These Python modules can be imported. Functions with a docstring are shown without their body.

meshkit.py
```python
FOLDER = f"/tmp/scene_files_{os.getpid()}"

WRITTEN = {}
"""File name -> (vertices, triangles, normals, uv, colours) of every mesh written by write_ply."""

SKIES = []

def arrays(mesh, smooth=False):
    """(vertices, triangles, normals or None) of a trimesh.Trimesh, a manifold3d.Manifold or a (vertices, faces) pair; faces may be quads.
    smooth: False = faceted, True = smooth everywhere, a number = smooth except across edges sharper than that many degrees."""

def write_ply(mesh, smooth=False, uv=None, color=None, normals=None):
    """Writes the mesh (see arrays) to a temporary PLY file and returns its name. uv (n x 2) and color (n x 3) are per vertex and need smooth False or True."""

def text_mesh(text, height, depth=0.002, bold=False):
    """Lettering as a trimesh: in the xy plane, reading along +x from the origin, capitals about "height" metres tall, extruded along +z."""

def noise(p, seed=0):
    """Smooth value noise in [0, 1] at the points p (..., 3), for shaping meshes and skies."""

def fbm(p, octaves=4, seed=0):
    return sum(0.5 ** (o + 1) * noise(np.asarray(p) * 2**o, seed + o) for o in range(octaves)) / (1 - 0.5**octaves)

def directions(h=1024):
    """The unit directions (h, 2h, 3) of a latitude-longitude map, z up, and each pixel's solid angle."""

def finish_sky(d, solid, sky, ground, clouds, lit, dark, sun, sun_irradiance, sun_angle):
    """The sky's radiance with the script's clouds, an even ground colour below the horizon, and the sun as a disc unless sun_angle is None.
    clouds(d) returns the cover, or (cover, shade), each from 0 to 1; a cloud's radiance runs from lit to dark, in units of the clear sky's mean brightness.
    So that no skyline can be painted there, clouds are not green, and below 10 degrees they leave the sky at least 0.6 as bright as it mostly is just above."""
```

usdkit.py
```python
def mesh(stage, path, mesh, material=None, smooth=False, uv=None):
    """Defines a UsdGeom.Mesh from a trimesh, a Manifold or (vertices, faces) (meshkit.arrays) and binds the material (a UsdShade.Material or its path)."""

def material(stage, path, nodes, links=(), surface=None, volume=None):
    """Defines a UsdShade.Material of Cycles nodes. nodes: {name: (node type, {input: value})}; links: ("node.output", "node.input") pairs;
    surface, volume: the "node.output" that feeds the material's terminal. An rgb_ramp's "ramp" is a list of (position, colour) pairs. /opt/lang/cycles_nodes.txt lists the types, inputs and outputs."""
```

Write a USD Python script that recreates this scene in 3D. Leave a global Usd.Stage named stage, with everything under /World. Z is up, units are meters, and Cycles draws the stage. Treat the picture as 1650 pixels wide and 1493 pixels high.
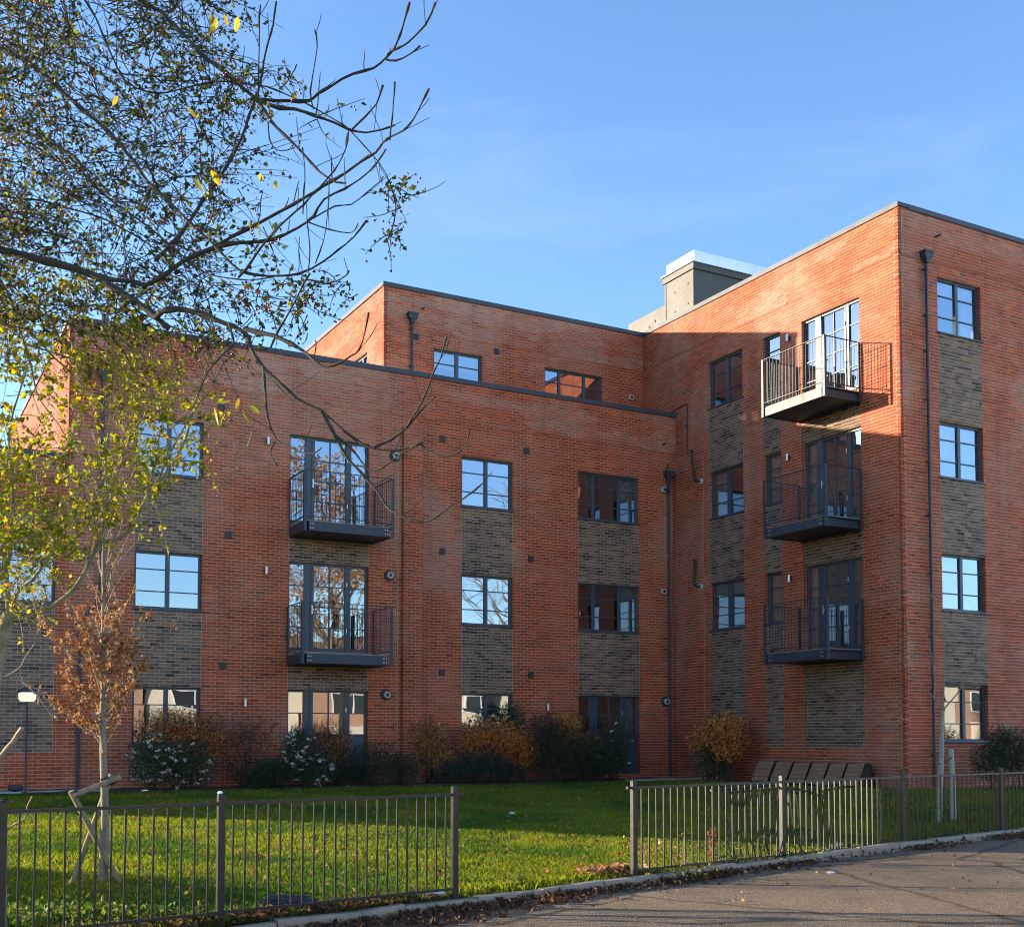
import math, random
import numpy as np
import trimesh
import usdkit
import meshkit
from pxr import Usd, UsdGeom, UsdLux, UsdShade, Gf, Sdf, Vt

stage = Usd.Stage.CreateInMemory()
UsdGeom.SetStageUpAxis(stage, 'Z')
UsdGeom.SetStageMetersPerUnit(stage, 1.0)
world = UsdGeom.Xform.Define(stage, '/World')
stage.SetDefaultPrim(world.GetPrim())
UsdGeom.Scope.Define(stage, '/World/Looks')
rng = np.random.default_rng(11)
random.seed(5)

# ---------------------------------------------------------------- camera
# x runs along the long facade, y into the building, z up; z = 0 at the ground floor
F_PX, PITCH, CY, YAW = 1906.75, 0.0481, 1094.9, 0.5036
EYE = np.array([-19.878, -26.57, 1.0])
cy_, sy_, cp_, sp_ = math.cos(YAW), math.sin(YAW), math.cos(PITCH), math.sin(PITCH)
R_ = np.array([cy_, -sy_, 0.0]); FW_ = np.array([sy_ * cp_, cy_ * cp_, sp_]); UP_ = np.cross(R_, FW_)
cam = UsdGeom.Camera.Define(stage, '/World/camera')
mtx = Gf.Matrix4d(*R_, 0, *UP_, 0, *(-FW_), 0, *EYE, 1)
cam.AddTransformOp().Set(mtx)
cam.CreateHorizontalApertureAttr(36.0)
cam.CreateVerticalApertureAttr(36.0 * 926 / 1024)
cam.CreateFocalLengthAttr(36.0 * F_PX / 1650)
cam.CreateVerticalApertureOffsetAttr(36.0 * (CY - 746.5) / 1650)
cam.CreateExposureAttr(1.6)

# ---------------------------------------------------------------- sky and sun
SUN = np.array([-0.771, 0.61, 0.183]); SUN /= np.linalg.norm(SUN)
SKY_STRENGTH, SUN_INTENSITY = 0.15, 1.25
dome = UsdLux.DomeLight.Define(stage, '/World/sky')
sky_mat = usdkit.material(stage, '/World/Looks/sky_look', {
    'tc': ('texture_coordinate', {}),
    'sky': ('sky_texture', {'sky_type': 'single_scattering', 'sun_disc': False, 'sun_elevation': math.asin(SUN[2]),
                            'sun_rotation': math.atan2(SUN[0], SUN[1]), 'air_density': 1.0, 'aerosol_density': 0.25, 'ozone_density': 3.0}),
    'map': ('mapping', {'mapping_type': 'point', 'scale': (2.2, 2.2, 9.0), 'rotation': (0.25, 0.1, 0.4)}),
    'n': ('noise_texture', {'scale': 1.6, 'detail': 6.0, 'roughness': 0.62, 'distortion': 0.6}),
    'r': ('rgb_ramp', {'ramp': [(0.0, (0, 0, 0)), (0.56, (0, 0, 0)), (0.9, (0.12, 0.12, 0.12)), (1, (0.14, 0.14, 0.14))]}),
    'hs': ('hsv', {'saturation': 1.04, 'hue': 0.506}),
    'mix': ('mix_color', {'blend_type': 'mix', 'b': (2.6, 2.8, 3.1)}),
    'bg': ('background_shader', {'strength': SKY_STRENGTH})},
    [('tc.generated', 'map.vector'), ('map.vector', 'n.vector'), ('n.fac', 'r.fac'), ('sky.color', 'hs.color'), ('hs.color', 'mix.a'), ('r.color', 'mix.fac'),
     ('mix.result', 'bg.color')], surface='bg.background')
UsdShade.MaterialBindingAPI.Apply(dome.GetPrim()).Bind(sky_mat)
dome.GetPrim().SetCustomDataByKey('kind', 'structure')
sun = UsdLux.DistantLight.Define(stage, '/World/sun')
sun.CreateNormalizeAttr(True); sun.CreateIntensityAttr(SUN_INTENSITY); sun.CreateAngleAttr(0.5)
sun.CreateColorAttr(Gf.Vec3f(1.0, 0.84, 0.62))
zx = np.cross([0, 0, 1.0], SUN); zx /= np.linalg.norm(zx); zy = np.cross(SUN, zx)
sun.AddTransformOp().Set(Gf.Matrix4d(*zx, 0, *zy, 0, *SUN, 0, 0, 0, 0, 1))

# ---------------------------------------------------------------- pixel of the survey photograph -> point in the place
def ray(x, y):
    r, u = (x - 825) / F_PX, (CY - y) / F_PX
    return R_ * r + FW_ + UP_ * u
def at_y(x, y, y0=0.0):
    d = ray(x, y); return EYE + d * ((y0 - EYE[1]) / d[1])
def at_x(x, y, x0=0.0):
    d = ray(x, y); return EYE + d * ((x0 - EYE[0]) / d[0])
def at_d(x, y, dist):
    return EYE + ray(x, y) * dist

# ---------------------------------------------------------------- helpers
used = {}
def numbered(parent, name):
    k = (parent, name)
    n = used.get(k, 0); used[k] = n + 1
    return name if n == 0 else f'{name}_{n:03d}'
def path_of(p):
    return '/World' if p is None else str(p.GetPath())
def keys(prim, **kw):
    for k, v in kw.items():
        if v: prim.SetCustomDataByKey(k, v)
    return prim
def obj(name, mesh, mat, parent=None, smooth=False, color=None, label=None, kind=None, category=None, group=None):
    pp = path_of(parent)
    m = usdkit.mesh(stage, f'{pp}/{numbered(pp, name)}', mesh, L[mat], smooth)
    if color is not None:
        pv = UsdGeom.PrimvarsAPI(m).CreatePrimvar('tone', Sdf.ValueTypeNames.Color3fArray, 'vertex')
        pv.Set(Vt.Vec3fArray.FromNumpy(np.asarray(color, np.float32)))
    p = m.GetPrim()
    return keys(p, label=label, kind=kind, category=category, group=group)
def thing(name, label, category, group=None, loc=None, parent=None, kind=None):
    pp = path_of(parent)
    x = UsdGeom.Xform.Define(stage, f'{pp}/{numbered(pp, name)}')
    if loc is not None: x.AddTranslateOp().Set(Gf.Vec3d(*map(float, loc)))
    return keys(x.GetPrim(), label=label, category=category, group=group, kind=kind)

def box(x0, x1, y0, y1, z0, z1):
    v = np.array([[x, y, z] for x in (x0, x1) for y in (y0, y1) for z in (z0, z1)], float)
    f = np.array([[0, 1, 3], [0, 3, 2], [4, 6, 7], [4, 7, 5], [0, 4, 5], [0, 5, 1], [2, 3, 7], [2, 7, 6], [0, 2, 6], [0, 6, 4], [1, 5, 7], [1, 7, 3]])
    return v, f
def join(parts):
    parts = [p for p in parts if len(p[0])]
    v, f, n = [], [], 0
    for a, b in parts:
        v.append(a); f.append(np.asarray(b) + n); n += len(a)
    return np.vstack(v), np.vstack(f)
def tube(pts, rad, sides=5, cap=True):
    p = np.asarray(pts, float); n = len(p)
    rad = np.broadcast_to(np.asarray(rad, float), (n,))
    t = np.gradient(p, axis=0); t /= np.linalg.norm(t, axis=1, keepdims=True) + 1e-12
    ref = np.array([0.31, 0.23, 0.92]) if abs(t[:, 2]).mean() < 0.8 else np.array([1.0, 0.1, 0.05])
    a = np.cross(t, ref); a /= np.linalg.norm(a, axis=1, keepdims=True) + 1e-12
    b = np.cross(t, a)
    ang = np.arange(sides) * 2 * np.pi / sides
    v = p[:, None] + rad[:, None, None] * (np.cos(ang)[None, :, None] * a[:, None] + np.sin(ang)[None, :, None] * b[:, None])
    i, j = np.meshgrid(np.arange(n - 1), np.arange(sides), indexing='ij')
    q = np.stack([i * sides + j, i * sides + (j + 1) % sides, (i + 1) * sides + (j + 1) % sides, (i + 1) * sides + j], -1).reshape(-1, 4)
    f = np.vstack([q[:, [0, 2, 1]], q[:, [0, 3, 2]]])
    v = v.reshape(-1, 3)
    if cap:
        m = len(v)
        v = np.vstack([v, p[:1], p[-1:]])
        k = np.arange(sides)
        f = np.vstack([f, np.stack([np.full(sides, m), k, (k + 1) % sides], 1), np.stack([np.full(sides, m + 1), (n - 1) * sides + (k + 1) % sides, (n - 1) * sides + k], 1)])
    return v, f
def bar(p0, p1, w, d=None, up=(0, 0, 1)):
    """rectangular bar between two points"""
    d = d or w
    p0, p1 = np.asarray(p0, float), np.asarray(p1, float)
    t = p1 - p0; t /= np.linalg.norm(t)
    u = np.asarray(up, float)
    if abs(t @ u) > 0.95: u = np.array([1.0, 0, 0])
    s = np.cross(t, u); s /= np.linalg.norm(s); u = np.cross(s, t)
    v = np.array([p + s * a * w / 2 + u * b * d / 2 for p in (p0, p1) for a in (-1, 1) for b in (-1, 1)])
    f = np.array([[0, 1, 3], [0, 3, 2], [4, 6, 7], [4, 7, 5], [0, 4, 5], [0, 5, 1], [2, 3, 7], [2, 7, 6], [0, 2, 6], [0, 6, 4], [1, 5, 7], [1, 7, 3]])
    return v, f
def smoothline(pts, step=0.08):
    p = np.asarray(pts, float)
    if len(p) < 3:
        n = max(2, int(np.linalg.norm(p[-1] - p[0]) / step)); return np.linspace(p[0], p[-1], n)
    q = np.vstack([2 * p[0] - p[1], p, 2 * p[-1] - p[-2]])
    out = []
    for i in range(1, len(q) - 2):
        n = max(2, int(np.linalg.norm(q[i + 1] - q[i]) / step))
        t = np.linspace(0, 1, n, endpoint=False)[:, None]
        a, b, c, d = q[i - 1], q[i], q[i + 1], q[i + 2]
        out.append(0.5 * (2 * b + (c - a) * t + (2 * a - 5 * b + 4 * c - d) * t ** 2 + (3 * b - a - 3 * c + d) * t ** 3))
    out.append(p[-1:])
    return np.vstack(out)

# ---------------------------------------------------------------- materials
L = {}
def mat(name, nodes, links, surface='p.BSDF'):
    L[name] = usdkit.material(stage, f'/World/Looks/{name}', nodes, links, surface=surface)
def plain(name, c1, c2=None, scale=6.0, rough=0.6, bump=0.0, bscale=60.0, metal=0.0, spec=0.5, detail=4.0, stretch=None, rvar=0.1):
    c2 = c2 or c1
    n = {'tc': ('texture_coordinate', {}), 'map': ('mapping', {'mapping_type': 'point', 'scale': stretch or (1, 1, 1)}),
         'geo': ('geometry', {}),
         'n': ('noise_texture', {'scale': scale, 'detail': detail, 'roughness': 0.6}),
         'r': ('rgb_ramp', {'ramp': [(0.3, c1), (0.7, c2)]}),
         'rr': ('map_range', {'from_min': 0.3, 'from_max': 0.7, 'to_min': max(rough - rvar, 0.02), 'to_max': min(rough + rvar, 1)}),
         'p': ('principled_bsdf', {'metallic': metal, 'specular_ior_level': spec})}
    k = [('geo.position', 'map.vector'), ('map.vector', 'n.vector'), ('n.fac', 'r.fac'), ('r.color', 'p.base_color'), ('n.fac', 'rr.value'), ('rr.result', 'p.roughness')]
    if bump:
        n['nb'] = ('noise_texture', {'scale': bscale, 'detail': 3.0})
        n['b'] = ('bump', {'strength': 1.0, 'distance': bump})
        k += [('map.vector', 'nb.vector'), ('nb.fac', 'b.height'), ('b.normal', 'p.normal')]
    mat(name, n, k)
# fired clay: each brick has its own tone, with streaks of pale bloom across the wall
mat('brick', {
    'geo': ('geometry', {}), 'a': ('attribute', {'attribute': 'tone'}),
    'n1': ('noise_texture', {'scale': 55.0, 'detail': 4.0}),
    'r1': ('rgb_ramp', {'ramp': [(0.3, (0.72, 0.72, 0.72)), (0.7, (1.22, 1.18, 1.15))]}),
    'm1': ('mix_color', {'blend_type': 'multiply', 'fac': 1.0, 'use_clamp': False}),
    'map': ('mapping', {'mapping_type': 'point', 'scale': (0.55, 0.55, 1.4)}),
    'n2': ('noise_texture', {'scale': 0.9, 'detail': 6.0, 'roughness': 0.62}),
    'r2': ('rgb_ramp', {'ramp': [(0.47, (0, 0, 0)), (0.80, (0.34, 0.34, 0.34)), (1, (0.4, 0.4, 0.4))]}),
    'm2': ('mix_color', {'blend_type': 'mix', 'b': (0.38, 0.235, 0.17)}),
    'mp3': ('mapping', {'mapping_type': 'point', 'scale': (2.6, 2.6, 0.16)}),
    'n3': ('noise_texture', {'scale': 1.0, 'detail': 5.0, 'roughness': 0.6}),
    'r3': ('rgb_ramp', {'ramp': [(0.28, (0.74, 0.73, 0.74)), (0.5, (1.0, 1.0, 1.0)), (0.75, (1.08, 1.06, 1.04))]}),
    'm3': ('mix_color', {'blend_type': 'multiply', 'fac': 1.0, 'use_clamp': False}),
    'nb': ('noise_texture', {'scale': 120.0, 'detail': 3.0}),
    'b': ('bump', {'strength': 1.0, 'distance': 0.0025}),
    'p': ('principled_bsdf', {'roughness': 0.82, 'specular_ior_level': 0.3})},
    [('geo.position', 'n1.vector'), ('n1.fac', 'r1.fac'), ('a.color', 'm1.a'), ('r1.color', 'm1.b'), ('geo.position', 'map.vector'), ('map.vector', 'n2.vector'),
     ('n2.fac', 'r2.fac'), ('m1.result', 'm2.a'), ('r2.color', 'm2.fac'), ('geo.position', 'mp3.vector'), ('mp3.vector', 'n3.vector'), ('n3.fac', 'r3.fac'), ('m2.result', 'm3.a'), ('r3.color', 'm3.b'), ('m3.result', 'p.base_color'), ('geo.position', 'nb.vector'), ('nb.fac', 'b.height'), ('b.normal', 'p.normal')])
plain('mortar', (0.42, 0.295, 0.20), (0.55, 0.40, 0.275), 1.2, 0.9, 0.002, 90)
plain('frame', (0.030, 0.042, 0.058), (0.036, 0.050, 0.068), 4.0, 0.42, spec=0.5, rvar=0.05)
plain('metal_grey', (0.028, 0.036, 0.047), (0.038, 0.047, 0.060), 5.0, 0.44, spec=0.3, rvar=0.06)
plain('coping', (0.034, 0.040, 0.050), (0.050, 0.058, 0.070), 2.0, 0.5, spec=0.3, rvar=0.06)
plain('fence_paint', (0.008, 0.0078, 0.0085), (0.013, 0.012, 0.0125), 9.0, 0.34, 0.0, 120, spec=0.5, rvar=0.03)
plain('plaster', (0.62, 0.60, 0.55), (0.68, 0.66, 0.61), 1.0, 0.9)
plain('floor_inside', (0.22, 0.17, 0.12), (0.28, 0.22, 0.16), 2.0, 0.7)
plain('roof_felt', (0.10, 0.10, 0.11), (0.16, 0.16, 0.16), 1.0, 0.9)
plain('white_plastic', (0.36, 0.35, 0.33), (0.46, 0.45, 0.42), 4.0, 0.4)
plain('black_plastic', (0.010, 0.010, 0.012), (0.016, 0.016, 0.018), 8.0, 0.45)
plain('white_blind', (0.62, 0.60, 0.56), (0.68, 0.66, 0.62), 3.0, 0.7)
plain('curtain_cloth', (0.50, 0.48, 0.40), (0.58, 0.56, 0.48), 6.0, 0.9)
plain('steel', (0.55, 0.55, 0.55), (0.62, 0.61, 0.60), 12.0, 0.35, metal=0.8)
plain('joint_sealant', (0.30, 0.24, 0.16), (0.36, 0.29, 0.20), 5.0, 0.8)
plain('stone_cap', (0.34, 0.31, 0.27), (0.46, 0.43, 0.38), 3.0, 0.85, 0.003, 50)
plain('roof_plant', (0.050, 0.045, 0.036), (0.070, 0.062, 0.05), 1.2, 0.5, 0.004, 7.0, spec=0.3, rvar=0.06)
plain('white_cap', (0.62, 0.66, 0.70), (0.72, 0.76, 0.80), 1.5, 0.25)
plain('deck_board', (0.16, 0.14, 0.12), (0.26, 0.23, 0.19), 5.0, 0.8, 0.002, 40)
plain('bark_dark', (0.010, 0.0085, 0.0065), (0.036, 0.030, 0.020), 14.0, 0.9, 0.006, 60, detail=6)
plain('bark_green', (0.10, 0.095, 0.045), (0.26, 0.23, 0.13), 11.0, 0.85, 0.004, 60, detail=6)
plain('twig_pink', (0.20, 0.13, 0.085), (0.34, 0.24, 0.16), 15.0, 0.8)
plain('bark_young', (0.13, 0.10, 0.068), (0.26, 0.205, 0.14), 16.0, 0.85, 0.003, 80)
plain('bark_birch', (0.15, 0.125, 0.10), (0.36, 0.32, 0.28), 14.0, 0.8, 0.002, 80, stretch=(1, 1, 2.4))
plain('stake_wood', (0.15, 0.105, 0.055), (0.27, 0.20, 0.115), 5.0, 0.85, 0.003, 40, stretch=(4, 4, 0.6))
plain('grey_wood', (0.26, 0.25, 0.21), (0.38, 0.36, 0.31), 6.0, 0.9, 0.003, 40, stretch=(5, 5, 0.7))
plain('rubber', (0.012, 0.012, 0.013), None, 5.0, 0.6)
plain('berry', (0.10, 0.010, 0.012), (0.22, 0.022, 0.02), 40.0, 0.35)
plain('seat_brown', (0.21, 0.105, 0.050), (0.28, 0.15, 0.078), 7.0, 0.7, 0.002, 60)
plain('seat_dark', (0.018, 0.014, 0.012), (0.028, 0.021, 0.018), 7.0, 0.55)
plain('kerb_concrete', (0.19, 0.148, 0.102), (0.31, 0.25, 0.18), 4.0, 0.9, 0.004, 80, detail=7)
plain('paving', (0.26, 0.25, 0.23), (0.36, 0.34, 0.31), 2.5, 0.9, 0.003, 60)
plain('soil', (0.03, 0.021, 0.013), (0.06, 0.043, 0.028), 4.0, 0.95, 0.01, 30)
plain('paper_white', (0.75, 0.77, 0.80), (0.82, 0.83, 0.85), 6.0, 0.6)
plain('bag_black', (0.010, 0.010, 0.011), (0.020, 0.020, 0.022), 9.0, 0.45)
plain('pink_wrap', (0.45, 0.10, 0.12), (0.60, 0.25, 0.25), 14.0, 0.5)
plain('house_render', (0.62, 0.53, 0.40), (0.70, 0.61, 0.47), 1.0, 0.85, 0.003, 40)
plain('house_brick', (0.36, 0.20, 0.13), (0.45, 0.27, 0.18), 3.0, 0.85, 0.003, 40)
plain('house_tile', (0.20, 0.115, 0.07), (0.30, 0.18, 0.11), 2.5, 0.85, 0.01, 18)
plain('house_white', (0.70, 0.70, 0.68), None, 3.0, 0.5)
plain('house_glass', (0.03, 0.035, 0.04), None, 3.0, 0.1)
mat('asphalt', {
    'geo': ('geometry', {}),
    'v': ('voronoi_texture', {'feature': 'f1', 'scale': 70.0}),
    'vr': ('map_range', {'from_min': 0.0, 'from_max': 0.7, 'to_min': 1.0, 'to_max': 0.0}),
    'w': ('hsv', {'saturation': 0.0, 'value': 1.0}),
    'bw': ('rgb_to_bw', {}),
    'r': ('rgb_ramp', {'ramp': [(0.0, (0.135, 0.098, 0.062)), (0.45, (0.225, 0.165, 0.108)), (0.8, (0.32, 0.24, 0.162)), (1.0, (0.48, 0.39, 0.29))]}),
    'n2': ('noise_texture', {'scale': 0.8, 'detail': 7.0, 'roughness': 0.65}),
    'r2': ('rgb_ramp', {'ramp': [(0.3, (0.74, 0.74, 0.75)), (0.7, (1.22, 1.2, 1.16))]}),
    'n3': ('noise_texture', {'scale': 210.0, 'detail': 2.0}),
    'm': ('mix_color', {'blend_type': 'multiply', 'fac': 1.0, 'use_clamp': False}),
    'h': ('math', {'math_type': 'multiply_add', 'value2': 0.4}),
    'b': ('bump', {'strength': 1.0, 'distance': 0.012}),
    'nd': ('noise_texture', {'scale': 2.2, 'detail': 4.0}), 'dv': ('mix_color', {'blend_type': 'mix', 'fac': 0.22, 'use_clamp': False, 'use_clamp_result': False}),
    'ck': ('voronoi_texture', {'feature': 'distance_to_edge', 'scale': 0.42}), 'cr': ('rgb_ramp', {'ramp': [(0.0, (0.35, 0.33, 0.32)), (0.012, (0.6, 0.6, 0.6)), (0.02, (1, 1, 1)), (1.0, (1, 1, 1))]}),
    'mc': ('mix_color', {'blend_type': 'multiply', 'fac': 0.8, 'use_clamp': False}),
    'p': ('principled_bsdf', {'roughness': 0.92, 'specular_ior_level': 0.15})},
    [('geo.position', 'nd.vector'), ('geo.position', 'dv.a'), ('nd.color', 'dv.b'), ('dv.result', 'ck.vector'), ('ck.distance', 'cr.fac'), ('m.result', 'mc.a'), ('cr.color', 'mc.b'), ('geo.position', 'v.vector'), ('v.color', 'bw.color'), ('bw.val', 'r.fac'), ('geo.position', 'n2.vector'), ('n2.fac', 'r2.fac'), ('r.color', 'm.a'), ('r2.color', 'm.b'),
     ('mc.result', 'p.base_color'), ('v.distance', 'vr.value'), ('geo.position', 'n3.vector'), ('n3.fac', 'h.value1'), ('vr.result', 'h.value3'), ('h.value', 'b.height'), ('b.normal', 'p.normal')])
def leafy(name, trans=0.45, rough=0.55):
    mat(name, {'a': ('attribute', {'attribute': 'tone'}), 'p': ('principled_bsdf', {'roughness': rough, 'specular_ior_level': 0.4}),
               'h': ('hsv', {'hue': 0.49, 'saturation': 1.1, 'value': 1.5}),
               't': ('translucent_bsdf', {}), 'x': ('mix_closure', {'fac': trans})},
        [('a.color', 'p.base_color'), ('a.color', 'h.color'), ('h.color', 't.color'), ('p.BSDF', 'x.closure1'), ('t.BSDF', 'x.closure2')], surface='x.closure')
leafy('leaf', 0.52); leafy('grass_blade', 0.45, 0.85); leafy('dry_leaf', 0.25, 0.7); leafy('evergreen_leaf', 0.12, 0.45); leafy('petal', 0.2, 0.7)
mat('lawn_turf', {
    'geo': ('geometry', {}), 'n': ('noise_texture', {'scale': 26.0, 'detail': 5.0, 'roughness': 0.7}), 'n2': ('noise_texture', {'scale': 1.1, 'detail': 4.0}),
    'r': ('rgb_ramp', {'ramp': [(0.3, (0.020, 0.026, 0.006)), (0.55, (0.055, 0.095, 0.009)), (0.75, (0.10, 0.14, 0.012))]}),
    'r2': ('rgb_ramp', {'ramp': [(0.3, (0.75, 0.8, 0.8)), (0.7, (1.2, 1.1, 1.0))]}),
    'm': ('mix_color', {'blend_type': 'multiply', 'fac': 1.0, 'use_clamp': False}),
    'b': ('bump', {'strength': 1.0, 'distance': 0.03}), 'p': ('principled_bsdf', {'roughness': 0.9, 'specular_ior_level': 0.2})},
    [('geo.position', 'n.vector'), ('geo.position', 'n2.vector'), ('n.fac', 'r.fac'), ('n2.fac', 'r2.fac'), ('r.color', 'm.a'), ('r2.color', 'm.b'),
     ('m.result', 'p.base_color'), ('n.fac', 'b.height'), ('b.normal', 'p.normal')])
# coated double glazing
mat('glass', {'fr': ('fresnel', {'IOR': 1.5}), 'mr': ('map_range', {'from_min': 0.0, 'from_max': 1.0, 'to_min': 0.38, 'to_max': 1.0}),
              'geo': ('geometry', {}), 'n': ('noise_texture', {'scale': 0.9, 'detail': 1.0}), 'b': ('bump', {'strength': 0.35, 'distance': 0.012}),
              't': ('transparent_bsdf', {'color': (0.62, 0.68, 0.70)}), 'g': ('glossy_bsdf', {'color': (0.72, 0.81, 0.94), 'roughness': 0.0}), 'x': ('mix_closure', {})},
    [('fr.fac', 'mr.value'), ('mr.result', 'x.fac'), ('geo.position', 'n.vector'), ('n.fac', 'b.height'), ('b.normal', 'g.normal'),
     ('t.BSDF', 'x.closure1'), ('g.BSDF', 'x.closure2')], surface='x.closure')
mat('lamp_glow', {'e': ('emission', {'color': (1.0, 0.93, 0.62), 'strength': 0.42})}, [], surface='e.emission')

# ================================================================ THE BUILDING
C = 0.075
bld = thing('apartment_building', 'modern red brick apartment block with grey brick panels, dark window frames and metal balconies', 'building')
BRICKS = []        # pools of brick arrays per wall part
def red_tone(n, r):
    b = np.array([0.305, 0.054, 0.0170])
    v = b * np.exp(r.normal(0, 0.13, (n, 1))) * np.exp(r.normal(0, 0.05, (n, 3)))
    dark = r.random(n) < 0.03; v[dark] *= np.array([0.68, 0.72, 0.8])
    warm = r.random(n) < 0.12; v[warm] *= np.array([1.12, 1.35, 1.15])
    return v
def dark_tone(n, r):
    a, b = np.array([0.082, 0.054, 0.043]), np.array([0.205, 0.124, 0.076])
    t = np.clip(r.beta(1.2, 1.3, (n, 1)), 0, 1)
    v = a * (1 - t) + b * t
    deep = r.random(n) < 0.16; v[deep] *= np.array([.40, .42, .52])
    return v * np.exp(r.normal(0, 0.08, (n, 1)))
class Wall:
    def __init__(s, origin, u, n):
        s.o, s.u, s.n = np.array(origin, float), np.array(u, float), np.array(n, float)
    def pt(s, u, z, d=0.0):
        u, z, d = np.broadcast_arrays(np.asarray(u, float), np.asarray(z, float), np.asarray(d, float))
        return s.o + u[..., None] * s.u + d[..., None] * s.n + z[..., None] * np.array([0, 0, 1.0])
    def box(s, u0, u1, z0, z1, d0, d1):
        """box from depth d0 (inner) to d1 (outer, along the wall's normal)"""
        v = np.array([s.pt(u, z, d) for u in (u0, u1) for d in (d0, d1) for z in (z0, z1)])
        f = np.array([[0, 1, 3], [0, 3, 2], [4, 6, 7], [4, 7, 5], [0, 4, 5], [0, 5, 1], [2, 3, 7], [2, 7, 6], [0, 2, 6], [0, 6, 4], [1, 5, 7], [1, 7, 3]])
        if np.dot(np.cross(s.u, s.n), [0, 0, 1]) < 0: f = f[:, ::-1]
        return v, f
def subtract(spans, a, b):
    out = []
    for (s, e, k) in spans:
        if b <= s + 1e-6 or a >= e - 1e-6: out.append((s, e, k)); continue
        if a > s + 1e-6: out.append((s, a, k))
        if b < e - 1e-6: out.append((b, e, k))
    return out
def solid_rects(u0, u1, z0, z1, openings):
    zs = sorted({z0, z1, *[min(max(z, z0), z1) for o in openings for z in (o[2], o[3])]})
    out = []
    for a, b in zip(zs[:-1], zs[1:]):
        if b - a < 1e-6: continue
        sp = [(u0, u1, 0)]
        for o in openings:
            if o[2] < b - 1e-6 and o[3] > a + 1e-6: sp = subtract(sp, o[0], o[1])
        out += [(s, e, a, b) for s, e, _ in sp]
    return out
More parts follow.
